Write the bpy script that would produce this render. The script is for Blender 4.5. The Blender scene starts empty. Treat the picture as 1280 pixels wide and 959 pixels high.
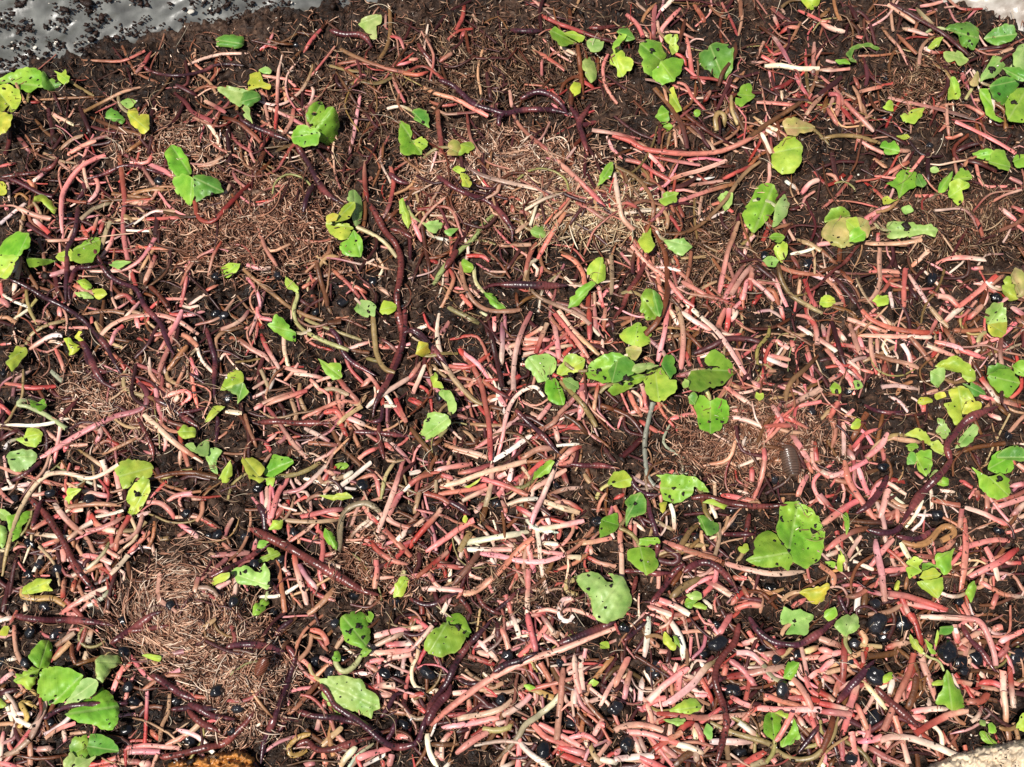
import bpy, math, random
import numpy as np
from mathutils.geometry import delaunay_2d_cdt
from mathutils import Vector

rng = np.random.default_rng(7)
random.seed(7)
scene = bpy.context.scene
COL = scene.collection

# ------------------------------------------------------------------ camera, sky, sun, exposure
CAM_H, TILT, HFOV = 0.297, math.radians(25.0), math.radians(52.0)
cam_data = bpy.data.cameras.new("camera")
cam_data.sensor_fit = 'HORIZONTAL'
cam_data.angle = HFOV
cam_data.clip_start = 0.01
cam_data.clip_end = 50.0
cam = bpy.data.objects.new("camera", cam_data)
CAM_POS = np.array([0.0, -CAM_H * math.tan(TILT), CAM_H])
cam.location = CAM_POS
cam.rotation_euler = (TILT, 0, 0)
COL.objects.link(cam)
scene.camera = cam

SUN_EL, SUN_AZ = math.radians(60), math.radians(222)     # light comes from the lower-left of the view
world = bpy.data.worlds.new("World")
scene.world = world
world.use_nodes = True
wn, wl = world.node_tree.nodes, world.node_tree.links
sky = wn.new("ShaderNodeTexSky")
sky.sky_type = 'NISHITA'
sky.sun_disc = False
sky.sun_elevation = SUN_EL
sky.sun_rotation = SUN_AZ
wn["Background"].inputs["Strength"].default_value = 0.065
wl.new(sky.outputs[0], wn["Background"].inputs["Color"])
sun_data = bpy.data.lights.new("sun", 'SUN')
sun_data.energy = 5.0
sun_data.angle = math.radians(0.6)
sun_data.color = (1.0, 0.955, 0.89)
sun = bpy.data.objects.new("sun", sun_data)
sd = Vector((math.sin(SUN_AZ) * math.cos(SUN_EL), math.cos(SUN_AZ) * math.cos(SUN_EL), math.sin(SUN_EL)))
sun.rotation_euler = sd.to_track_quat('Z', 'Y').to_euler()
sun.location = sd * 2
COL.objects.link(sun)
scene.view_settings.view_transform = 'Standard'
scene.view_settings.look = 'None'
scene.view_settings.exposure = 0.27
scene.view_settings.gamma = 1.0

# ------------------------------------------------------------------ helpers: projection and noise
FPX = 640.0 / math.tan(HFOV / 2)
CT, ST = math.cos(TILT), math.sin(TILT)

def ray(px, py):
    x = (np.asarray(px, float) - 640.0) / FPX
    y = -(np.asarray(py, float) - 479.5) / FPX
    return np.stack([x, y * CT + ST, y * ST - CT], -1)

def at(px, py, z):
    """the point of the bed seen at photo pixel (px, py) at height z"""
    d = ray(px, py)
    s = (np.asarray(z, float) - CAM_POS[2]) / d[..., 2]
    return CAM_POS + d * s[..., None]

def mpp(py):
    """metres per photo pixel near the bed surface"""
    d = ray(np.full_like(np.asarray(py, float), 640.0), py)
    return (0.004 - CAM_H) / d[..., 2] / FPX

def vnoise(x, y, seed):
    xi, yi = np.floor(x).astype(np.int64), np.floor(y).astype(np.int64)
    fx, fy = x - xi, y - yi
    fx, fy = fx * fx * (3 - 2 * fx), fy * fy * (3 - 2 * fy)
    def h(a, b):
        n = (a * 374761393 + b * 668265263 + seed * 1442695041) & 0x7fffffff
        n = ((n ^ (n >> 13)) * 1274126177) & 0x7fffffff
        return ((n ^ (n >> 16)) & 0xffff) / 65535.0
    return (h(xi, yi) * (1 - fx) + h(xi + 1, yi) * fx) * (1 - fy) + (h(xi, yi + 1) * (1 - fx) + h(xi + 1, yi + 1) * fx) * fy

def lin(r, g, b):
    f = lambda c: (c / 255 / 12.92) if c / 255 <= 0.04045 else ((c / 255 + 0.055) / 1.055) ** 2.4
    return np.array([f(r), f(g), f(b)])

# ------------------------------------------------------------------ helpers: meshes and objects
class Geo:
    """collects verts, faces and a colour per vertex"""
    def __init__(self):
        self.v, self.f, self.c, self.n = [], [], [], 0
    def add(self, v, f, c):
        self.v.append(np.asarray(v, float)); c = np.asarray(c, float)
        if c.ndim == 1: c = np.tile(c, (len(v), 1))
        self.c.append(c)
        self.f.extend([tuple(i + self.n for i in q) for q in f])
        self.n += len(v)
    def mesh(self, name, origin, mat, smooth=True, uv=None):
        v = np.concatenate(self.v) - origin
        me = bpy.data.meshes.new(name)
        me.from_pydata(v.tolist(), [], self.f)
        a = me.color_attributes.new("Col", 'FLOAT_COLOR', 'POINT')
        c = np.concatenate([np.concatenate(self.c), np.ones((len(v), 1))], 1)
        a.data.foreach_set("color", c.ravel().astype(np.float32))
        if uv is not None:
            b = me.attributes.new("leafuv", 'FLOAT_VECTOR', 'POINT')
            b.data.foreach_set("vector", uv.ravel().astype(np.float32))
        if smooth: me.shade_smooth()
        me.materials.append(mat)
        return me

def link(name, data, loc=(0, 0, 0), parent=None):
    o = bpy.data.objects.new(name, data)
    o.location = loc
    COL.objects.link(o)
    if parent is not None: o.parent = parent
    return o

def tag(o, label=None, category=None, group=None, kind=None):
    if label: o["label"] = label
    if category: o["category"] = category
    if group: o["group"] = group
    if kind: o["kind"] = kind
    return o

# ------------------------------------------------------------------ materials
def new_mat(name):
    m = bpy.data.materials.new(name); m.use_nodes = True
    nt = m.node_tree
    return m, nt, nt.nodes, nt.links, nt.nodes["Principled BSDF"]

def ramp(n, pts):
    r = n.new("ShaderNodeValToRGB")
    e = r.color_ramp.elements
    while len(e) < len(pts): e.new(0.5)
    for k, (p, c) in zip(e, pts):
        k.position = p; k.color = (*c, 1) if len(c) == 3 else c
    return r

def flesh_mat(name, rough, sss, dirt, mottle, spec=0.5, bump=0.25, scale=900.0, coat=0.0, dirt_col=(0.012, 0.008, 0.006), smear=0.0):
    """colour attribute with mottling, small dirt flecks and fine relief"""
    m, nt, n, l, b = new_mat(name)
    col = n.new("ShaderNodeVertexColor"); col.layer_name = "Col"
    tc = n.new("ShaderNodeTexCoord")
    geo = n.new("ShaderNodeNewGeometry")
    n1 = n.new("ShaderNodeTexNoise"); n1.inputs["Scale"].default_value = scale * 0.35; n1.inputs["Detail"].default_value = 3
    l.new(geo.outputs["Position"], n1.inputs["Vector"])
    r1 = ramp(n, [(0.3, (1 - mottle,) * 3), (0.7, (1 + mottle * 0.5,) * 3)])
    l.new(n1.outputs[0], r1.inputs[0])
    mx = n.new("ShaderNodeMix"); mx.data_type = 'RGBA'; mx.blend_type = 'MULTIPLY'; mx.inputs[0].default_value = 1
    l.new(col.outputs[0], mx.inputs[6]); l.new(r1.outputs[0], mx.inputs[7])
    n2 = n.new("ShaderNodeTexNoise"); n2.inputs["Scale"].default_value = scale; n2.inputs["Detail"].default_value = 2
    l.new(geo.outputs["Position"], n2.inputs["Vector"])
    r2 = ramp(n, [(dirt, (0, 0, 0)), (dirt + 0.035, (1, 1, 1))])
    ns = n.new("ShaderNodeTexNoise"); ns.inputs["Scale"].default_value = 120; ns.inputs["Detail"].default_value = 2
    l.new(geo.outputs["Position"], ns.inputs["Vector"])
    sm = n.new("ShaderNodeMath"); sm.operation = 'MULTIPLY_ADD'; l.new(ns.outputs[0], sm.inputs[0]); sm.inputs[1].default_value = smear; sm.inputs[2].default_value = -0.5 * smear
    sa = n.new("ShaderNodeMath"); sa.operation = 'ADD'; l.new(sm.outputs[0], sa.inputs[0]); l.new(n2.outputs[0], sa.inputs[1])
    l.new(sa.outputs[0], r2.inputs[0])
    mx2 = n.new("ShaderNodeMix"); mx2.data_type = 'RGBA'
    l.new(r2.outputs[0], mx2.inputs[0]); l.new(mx.outputs[2], mx2.inputs[6]); mx2.inputs[7].default_value = (*dirt_col, 1)
    l.new(mx2.outputs[2], b.inputs["Base Color"])
    b.inputs["Roughness"].default_value = rough
    b.inputs["Specular IOR Level"].default_value = spec
    b.inputs["Coat Weight"].default_value = coat
    b.inputs["Coat Roughness"].default_value = 0.12
    if sss:
        b.inputs["Subsurface Weight"].default_value = sss
        b.inputs["Subsurface Radius"].default_value = (1.0, 0.45, 0.3)
        b.inputs["Subsurface Scale"].default_value = 0.0008
    bp = n.new("ShaderNodeBump"); bp.inputs["Strength"].default_value = bump; bp.inputs["Distance"].default_value = 0.0004
    l.new(n2.outputs[0], bp.inputs["Height"]); l.new(bp.outputs[0], b.inputs["Normal"])
    return m

M_STEM = flesh_mat("stem_flesh", 0.46, 0.0, 0.665, 0.26, coat=0.05, bump=0.4, smear=0.16, dirt_col=(0.04, 0.024, 0.016))
M_WORM = flesh_mat("worm_skin", 0.36, 0.0, 0.63, 0.4, spec=0.5, bump=0.3, coat=0.12, smear=0.3)
M_HULL = flesh_mat("seed_hull", 0.24, 0.0, 0.68, 0.6, bump=0.45, scale=1200, coat=0.15, dirt_col=(0.05, 0.03, 0.02), smear=0.3)
M_FIBRE = flesh_mat("dry_fibre", 0.55, 0.0, 0.8, 0.3, bump=0.1)
M_CRUMB = flesh_mat("soil_crumb", 0.55, 0.0, 0.85, 0.5, spec=0.25, bump=0.6, scale=1800)
M_BUG = flesh_mat("bug_shell", 0.28, 0.0, 0.75, 0.3, bump=0.3, scale=1500, coat=0.2)
M_CHUNK = flesh_mat("grainy_chunk", 0.4, 0.0, 0.68, 0.55, bump=1.0, scale=1300, coat=0.2, dirt_col=(0.05, 0.02, 0.008))
M_BOARD = flesh_mat("pale_board", 0.7, 0.0, 0.66, 0.35, bump=0.9, scale=700, dirt_col=(0.06, 0.04, 0.025))

def leaf_material():
    m, nt, n, l, b = new_mat("leaf")
    col = n.new("ShaderNodeVertexColor"); col.layer_name = "Col"
    geo = n.new("ShaderNodeNewGeometry")
    at_ = n.new("ShaderNodeAttribute"); at_.attribute_name = "leafuv"
    n1 = n.new("ShaderNodeTexNoise"); n1.inputs["Scale"].default_value = 260; n1.inputs["Detail"].default_value = 4
    l.new(geo.outputs["Position"], n1.inputs["Vector"])
    r1 = ramp(n, [(0.3, (0.62, 0.74, 0.5)), (0.72, (1.3, 1.15, 1.2))])
    l.new(n1.outputs[0], r1.inputs[0])
    mx = n.new("ShaderNodeMix"); mx.data_type = 'RGBA'; mx.blend_type = 'MULTIPLY'; mx.inputs[0].default_value = 1
    l.new(col.outputs[0], mx.inputs[6]); l.new(r1.outputs[0], mx.inputs[7])
    sep = n.new("ShaderNodeSeparateXYZ"); l.new(at_.outputs["Vector"], sep.inputs[0])
    ab = n.new("ShaderNodeMath"); ab.operation = 'ABSOLUTE'; l.new(sep.outputs[1], ab.inputs[0])
    # side veins: u - 0.7|v| in waves
    mu = n.new("ShaderNodeMath"); mu.operation = 'MULTIPLY_ADD'; l.new(ab.outputs[0], mu.inputs[0]); mu.inputs[1].default_value = -0.8; l.new(sep.outputs[0], mu.inputs[2])
    nz = n.new("ShaderNodeMath"); nz.operation = 'MULTIPLY_ADD'; l.new(n1.outputs[0], nz.inputs[0]); nz.inputs[1].default_value = 0.12; l.new(mu.outputs[0], nz.inputs[2])
    sc = n.new("ShaderNodeMath"); sc.operation = 'MULTIPLY'; l.new(nz.outputs[0], sc.inputs[0]); sc.inputs[1].default_value = 34
    si = n.new("ShaderNodeMath"); si.operation = 'SINE'; l.new(sc.outputs[0], si.inputs[0])
    rv = ramp(n, [(0.90, (0, 0, 0)), (1.0, (1, 1, 1))]); l.new(si.outputs[0], rv.inputs[0])
    rm = ramp(n, [(0.012, (1, 1, 1)), (0.035, (0, 0, 0))]); l.new(ab.outputs[0], rm.inputs[0])
    ad = n.new("ShaderNodeMath"); ad.operation = 'MULTIPLY_ADD'; l.new(rv.outputs[0], ad.inputs[0]); ad.inputs[1].default_value = 0.22; l.new(rm.outputs[0], ad.inputs[2])
    fa = n.new("ShaderNodeMath"); fa.operation = 'MULTIPLY'; fa.use_clamp = True; l.new(ad.outputs[0], fa.inputs[0]); fa.inputs[1].default_value = 0.38
    mx2 = n.new("ShaderNodeMix"); mx2.data_type = 'RGBA'
    l.new(fa.outputs[0], mx2.inputs[0]); l.new(mx.outputs[2], mx2.inputs[6]); mx2.inputs[7].default_value = (0.48, 0.58, 0.2, 1)
    n3 = n.new("ShaderNodeTexNoise"); n3.inputs["Scale"].default_value = 800; n3.inputs["Detail"].default_value = 2
    l.new(geo.outputs["Position"], n3.inputs["Vector"])
    r3 = ramp(n, [(0.735, (0, 0, 0)), (0.75, (1, 1, 1))]); l.new(n3.outputs[0], r3.inputs[0])
    mx3 = n.new("ShaderNodeMix"); mx3.data_type = 'RGBA'
    l.new(r3.outputs[0], mx3.inputs[0]); l.new(mx2.outputs[2], mx3.inputs[6]); mx3.inputs[7].default_value = (0.02, 0.015, 0.008, 1)
    l.new(mx3.outputs[2], b.inputs["Base Color"])
    b.inputs["Roughness"].default_value = 0.5
    b.inputs["Coat Weight"].default_value = 0.06
    b.inputs["Coat Roughness"].default_value = 0.2
    bp = n.new("ShaderNodeBump"); bp.inputs["Strength"].default_value = 0.35; bp.inputs["Distance"].default_value = 0.0005
    hh = n.new("ShaderNodeMath"); hh.operation = 'MULTIPLY_ADD'; l.new(fa.outputs[0], hh.inputs[0]); hh.inputs[1].default_value = -0.8; l.new(n1.outputs[0], hh.inputs[2])
    l.new(hh.outputs[0], bp.inputs["Height"]); l.new(bp.outputs[0], b.inputs["Normal"])
    tr = n.new("ShaderNodeBsdfTranslucent"); l.new(mx3.outputs[2], tr.inputs[0])
    ms = n.new("ShaderNodeMixShader"); ms.inputs[0].default_value = 0.28
    l.new(b.outputs[0], ms.inputs[1]); l.new(tr.outputs[0], ms.inputs[2])
    l.new(ms.outputs[0], n["Material Output"].inputs[0])
    return m
M_LEAF = leaf_material()

def soil_material():
    m, nt, n, l, b = new_mat("wet_soil")
    geo = n.new("ShaderNodeNewGeometry")
    n1 = n.new("ShaderNodeTexNoise"); n1.inputs["Scale"].default_value = 420; n1.inputs["Detail"].default_value = 8; n1.inputs["Roughness"].default_value = 0.7
    l.new(geo.outputs["Position"], n1.inputs["Vector"])
    r = ramp(n, [(0.34, (0.003, 0.002, 0.0015)), (0.52, (0.017, 0.009, 0.0055)), (0.64, (0.065, 0.033, 0.019)), (0.76, (0.19, 0.11, 0.062))])
    l.new(n1.outputs[0], r.inputs[0])
    vc = n.new("ShaderNodeVertexColor"); vc.layer_name = "Col"
    wv = n.new("ShaderNodeTexNoise"); wv.inputs["Scale"].default_value = 300; wv.inputs["Detail"].default_value = 6; wv.inputs["Distortion"].default_value = 2.5
    l.new(geo.outputs["Position"], wv.inputs["Vector"])
    rf = ramp(n, [(0.34, (0.02, 0.011, 0.007)), (0.5, (0.13, 0.068, 0.042)), (0.62, (0.30, 0.18, 0.12)), (0.72, (0.48, 0.33, 0.24))])
    l.new(wv.outputs[0], rf.inputs[0])
    mf = n.new("ShaderNodeMix"); mf.data_type = 'RGBA'
    l.new(vc.outputs[0], mf.inputs[0]); l.new(r.outputs[0], mf.inputs[6]); l.new(rf.outputs[0], mf.inputs[7])
    l.new(mf.outputs[2], b.inputs["Base Color"])
    b.inputs["Specular IOR Level"].default_value = 0.22
    n2 = n.new("ShaderNodeTexNoise"); n2.inputs["Scale"].default_value = 1600; n2.inputs["Detail"].default_value = 3
    l.new(geo.outputs["Position"], n2.inputs["Vector"])
    rr = ramp(n, [(0.36, (0.22,) * 3), (0.5, (0.75,) * 3)]); l.new(n1.outputs[0], rr.inputs[0]); l.new(rr.outputs[0], b.inputs["Roughness"])
    bp = n.new("ShaderNodeBump"); bp.inputs["Strength"].default_value = 0.9; bp.inputs["Distance"].default_value = 0.0006
    l.new(n2.outputs[0], bp.inputs["Height"]); l.new(bp.outputs[0], b.inputs["Normal"])
    return m
M_SOIL = soil_material()

def liner_material(name, c1, c2):
    m, nt, n, l, b = new_mat(name)
    geo = n.new("ShaderNodeNewGeometry")
    n1 = n.new("ShaderNodeTexNoise"); n1.inputs["Scale"].default_value = 150; n1.inputs["Detail"].default_value = 5
    l.new(geo.outputs["Position"], n1.inputs["Vector"])
    r = ramp(n, [(0.3, c1), (0.7, c2)]); l.new(n1.outputs[0], r.inputs[0]); l.new(r.outputs[0], b.inputs["Base Color"])
    b.inputs["Roughness"].default_value = 0.36
    b.inputs["Coat Weight"].default_value = 0.1
    b.inputs["Coat Roughness"].default_value = 0.1
    bp = n.new("ShaderNodeBump"); bp.inputs["Strength"].default_value = 0.4; bp.inputs["Distance"].default_value = 0.001
    l.new(n1.outputs[0], bp.inputs["Height"]); l.new(bp.outputs[0], b.inputs["Normal"])
    return m
M_LINER = liner_material("plastic_film", (0.075, 0.073, 0.066), (0.2, 0.2, 0.18))
M_RIM = liner_material("pale_film", (0.22, 0.17, 0.13), (0.6, 0.56, 0.5))

# ------------------------------------------------------------------ the ground: crumbly soil with mounds under the fibre clumps
MATS = [  # px, py, rx, ry, swirl, count, tone, label
    (640, 215, 105, 48, 0.0, 2600, 'tan', 'pale tan matted fibre clump behind the long white diagonal stem'),
    (315, 278, 115, 62, 0.0, 3600, 'brown', 'broad reddish-brown matted fibre mound below the two bright heart-shaped leaves'),
    (232, 768, 72, 62, 0.93, 2800, 'tan', 'swirled tan fibre nest round a black seed hull'),
    (305, 850, 52, 66, 0.2, 2400, 'tan', 'pale brown fibre slab spilling from the swirled nest'),
    (940, 552, 85, 44, 0.3, 2400, 'brown', 'brown fibre clump next to the pill bug'),
    (1200, 278, 90, 40, 0.5, 1800, 'dark', 'dark brown fibre nest in the soil on the right side'),
    (745, 262, 80, 36, 0.0, 1100, 'straw', 'coarse straw strands under the long white diagonal stem'),
    (885, 325, 85, 55, 0.0, 1500, 'dark', 'loose dry fibre around the elongated bright leaf'),
    (150, 500, 70, 46, 0.3, 1100, 'tan', 'small tan fibre tuft crossed by a long worm'),
    (570, 250, 70, 55, 0.0, 1300, 'brown', 'loose brown fibre between two dark worms'),
    (655, 722, 60, 42, 0.5, 1000, 'dark', 'fine root fuzz in a bare soil patch'),
    (1150, 105, 42, 30, 0.7, 700, 'dark', 'small curly root nest by the arching white stem'),
    (205, 185, 60, 40, 0.2, 700, 'tan', 'thin fibre wisps left of the two bright heart-shaped leaves'),
    (470, 705, 60, 40, 0.2, 700, 'brown', 'small brown fibre tuft below a slim lime seedling'),
    (440, 130, 110, 60, 0.0, 800, 'dark', 'scattered dark root hairs in bare soil near the top'),
    (620, 80, 150, 60, 0.0, 1100, 'dark', 'scattered pale root hairs on bare soil at the top edge'),
]
GX0, GX1, GY0, GY1, GS = -0.25, 0.25, -0.17, 0.235, 0.0007
gx = np.arange(GX0, GX1, GS); gy = np.arange(GY0, GY1, GS)
XX, YY = np.meshgrid(gx, gy)
ZZ = 0.004 * (vnoise(XX * 40, YY * 40, 1) - 0.5)
for f_, a_, s_ in ((110, 0.0035, 2), (260, 0.0028, 3), (560, 0.0016, 4), (1000, 0.0008, 5)):
    q = vnoise(XX * f_, YY * f_, s_)
    ZZ += a_ * (1 - np.abs(2 * q - 1)) - a_ * 0.5
for (mx_, my_, rx_, ry_, sw, cnt, tone, lab) in MATS[:7]:
    c = at(mx_, my_, 0.0); ru, rv_ = rx_ * mpp(my_) * 0.9, ry_ * mpp(my_) / math.cos(TILT) * 0.9
    g = np.exp(-(((XX - c[0]) / ru) ** 2 + ((YY - c[1]) / rv_) ** 2) * 0.9)
    if sw >= 1: g = g - 0.55 * np.exp(-(((XX - c[0]) / ru) ** 2 + ((YY - c[1]) / rv_) ** 2) * 9)
    ZZ += 0.006 * g
NYG, NXG = ZZ.shape
idx = np.arange(NXG * NYG).reshape(NYG, NXG)
quads = np.stack([idx[:-1, :-1], idx[:-1, 1:], idx[1:, 1:], idx[1:, :-1]], -1).reshape(-1, 4)
me = bpy.data.meshes.new("soil")
me.vertices.add(NXG * NYG)
me.vertices.foreach_set("co", np.stack([XX, YY, ZZ], -1).ravel().astype(np.float32))
me.loops.add(quads.size); me.loops.foreach_set("vertex_index", quads.ravel().astype(np.int32))
me.polygons.add(len(quads)); me.polygons.foreach_set("loop_start", (np.arange(len(quads)) * 4).astype(np.int32))
me.update(calc_edges=True); me.shade_smooth()
MASK = 0.22 * np.clip(vnoise(XX * 55 + 3, YY * 55, 15) * 2.2 - 0.9, 0, 1)
for (mx_, my_, rx_, ry_, sw, cnt, tone, lab) in MATS:
    c = at(mx_, my_, 0.0); ru, rv_ = rx_ * mpp(my_) * 1.05, ry_ * mpp(my_) / math.cos(TILT) * 1.05
    q = np.sqrt(((XX - c[0]) / ru) ** 2 + ((YY - c[1]) / rv_) ** 2) + 0.55 * (vnoise(XX * 120, YY * 120, 16) - 0.5)
    MASK = np.maximum(MASK, np.clip(1.35 - q * 1.1, 0, 1) * {'tan': 1.0, 'straw': 0.8, 'brown': 0.75, 'dark': 0.35}[tone])
ca = me.color_attributes.new("Col", 'FLOAT_COLOR', 'POINT')
ca.data.foreach_set("color", np.repeat(MASK.ravel()[:, None], 4, 1).ravel().astype(np.float32))
me.materials.append(M_SOIL)
tag(link("ground", me), "dark crumbly wet soil under the stems and worms", kind="structure")

def ground_z(x, y):
    i = np.clip((np.asarray(x) - GX0) / GS, 0, NXG - 2); j = np.clip((np.asarray(y) - GY0) / GS, 0, NYG - 2)
    i0, j0 = i.astype(int), j.astype(int); fi, fj = i - i0, j - j0
    return (ZZ[j0, i0] * (1 - fi) + ZZ[j0, i0 + 1] * fi) * (1 - fj) + (ZZ[j0 + 1, i0] * (1 - fi) + ZZ[j0 + 1, i0 + 1] * fi) * fj

# pile height seen at each photo pixel (padded); things are laid one on another with it
PAD = 60
PH, PW = 959 + 2 * PAD, 1280 + 2 * PAD
pyy, pxx = np.mgrid[0:PH, 0:PW]
pxx, pyy = pxx - PAD, pyy - PAD
H = np.zeros((PH, PW))
for _ in range(4):
    p = at(pxx, pyy, H); H = 0.5 * H + 0.5 * ground_z(p[..., 0], p[..., 1])
H0 = H.copy()

def hz(px, py, A=None):
    A = H if A is None else A
    i = np.clip(np.round(np.asarray(py) + PAD).astype(int), 0, PH - 1); j = np.clip(np.round(np.asarray(px) + PAD).astype(int), 0, PW - 1)
    return A[i, j]

def stamp(px, py, z, r):
    """raise the pile to z on discs of r pixels"""
    r = int(max(1, round(r)))
    for dy in range(-r, r + 1):
        w = int(math.sqrt(r * r - dy * dy))
        for dx in range(-w, w + 1):
            i = np.clip(np.round(py + PAD + dy).astype(int), 0, PH - 1); j = np.clip(np.round(px + PAD + dx).astype(int), 0, PW - 1)
            np.maximum.at(H, (i, j), z - 0.00012 * (dx * dx + dy * dy) / (r * r) * r)

def spline(pts, step):
    p = np.asarray(pts, float).reshape(-1, 2)
    q = np.concatenate([[2 * p[0] - p[1]], p, [2 * p[-1] - p[-2]]])
    out = []
    for k in range(len(p) - 1):
        a, b, c, d = q[k:k + 4]
        n_ = max(2, int(np.linalg.norm(c - b) / step))
        t = np.linspace(0, 1, n_, endpoint=False)[:, None]
        out.append(0.5 * (2 * b + (c - a) * t + (2 * a - 5 * b + 4 * c - d) * t ** 2 + (3 * b - a - 3 * c + d) * t ** 3))
    out.append(p[-1:])
    return np.concatenate(out)

def smooth1(a, k):
    for _ in range(k):
        b = np.concatenate([[a[0]], a, [a[-1]]]); a = (b[:-2] + 2 * b[1:-1] + b[2:]) / 4
    return a

def rest(path, rpx, stiff):
    """height of the axis of a bar of rpx pixels lying on the pile along path"""
    r = rpx * mpp(path[:, 1])
    d = np.gradient(path, axis=0); d /= np.linalg.norm(d, axis=1)[:, None] + 1e-9
    nx, ny = -d[:, 1], d[:, 0]
    h = np.max([hz(path[:, 0] + nx * rpx * k, path[:, 1] + ny * rpx * k) for k in (-0.5, 0, 0.5)], axis=0)
    w = max(1, stiff)
    hp = np.pad(h, w, mode='edge')
    top = np.max([hp[k:k + len(h)] for k in range(2 * w + 1)], axis=0)
    h = smooth1(top, 2 * w)
    base = smooth1(hz(path[:, 0], path[:, 1], H0), 4)
    e = np.maximum(h - base, 0)
    e = 0.013 * (1 - np.exp(-e * 0.80 / 0.013))
    return base + e + r * 0.75, r

def tube(path3, rad, sides, flat=1.0, cap='flat', ph=0.0):
    p = path3; n_ = len(p)
    d = np.gradient(p, axis=0); d /= np.linalg.norm(d, axis=1)[:, None] + 1e-12
    up = np.array([0, 0, 1.0]); s = np.cross(d, up); s /= np.linalg.norm(s, axis=1)[:, None] + 1e-12
    u = np.cross(s, d)
    ang = np.linspace(0, 2 * math.pi, sides, endpoint=False) + ph
    ring = np.cos(ang)[None, :, None] * s[:, None, :] + np.sin(ang)[None, :, None] * u[:, None, :] * flat
    v = (p[:, None, :] + ring * rad[:, None, None]).reshape(-1, 3)
    f = []
    for k in range(n_ - 1):
        for m in range(sides):
            f.append((k * sides + m, k * sides + (m + 1) % sides, (k + 1) * sides + (m + 1) % sides, (k + 1) * sides + m))
    if cap == 'flat':
        f.append(tuple(len(v) + m for m in range(sides))[::-1]); f.append(tuple(len(v) + sides + m for m in range(sides)))
        v = np.concatenate([v, v[:sides], v[-sides:]])
    else: f.append(tuple(range(sides))[::-1]); f.append(tuple((n_ - 1) * sides + m for m in range(sides)))
    return v, f

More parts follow.
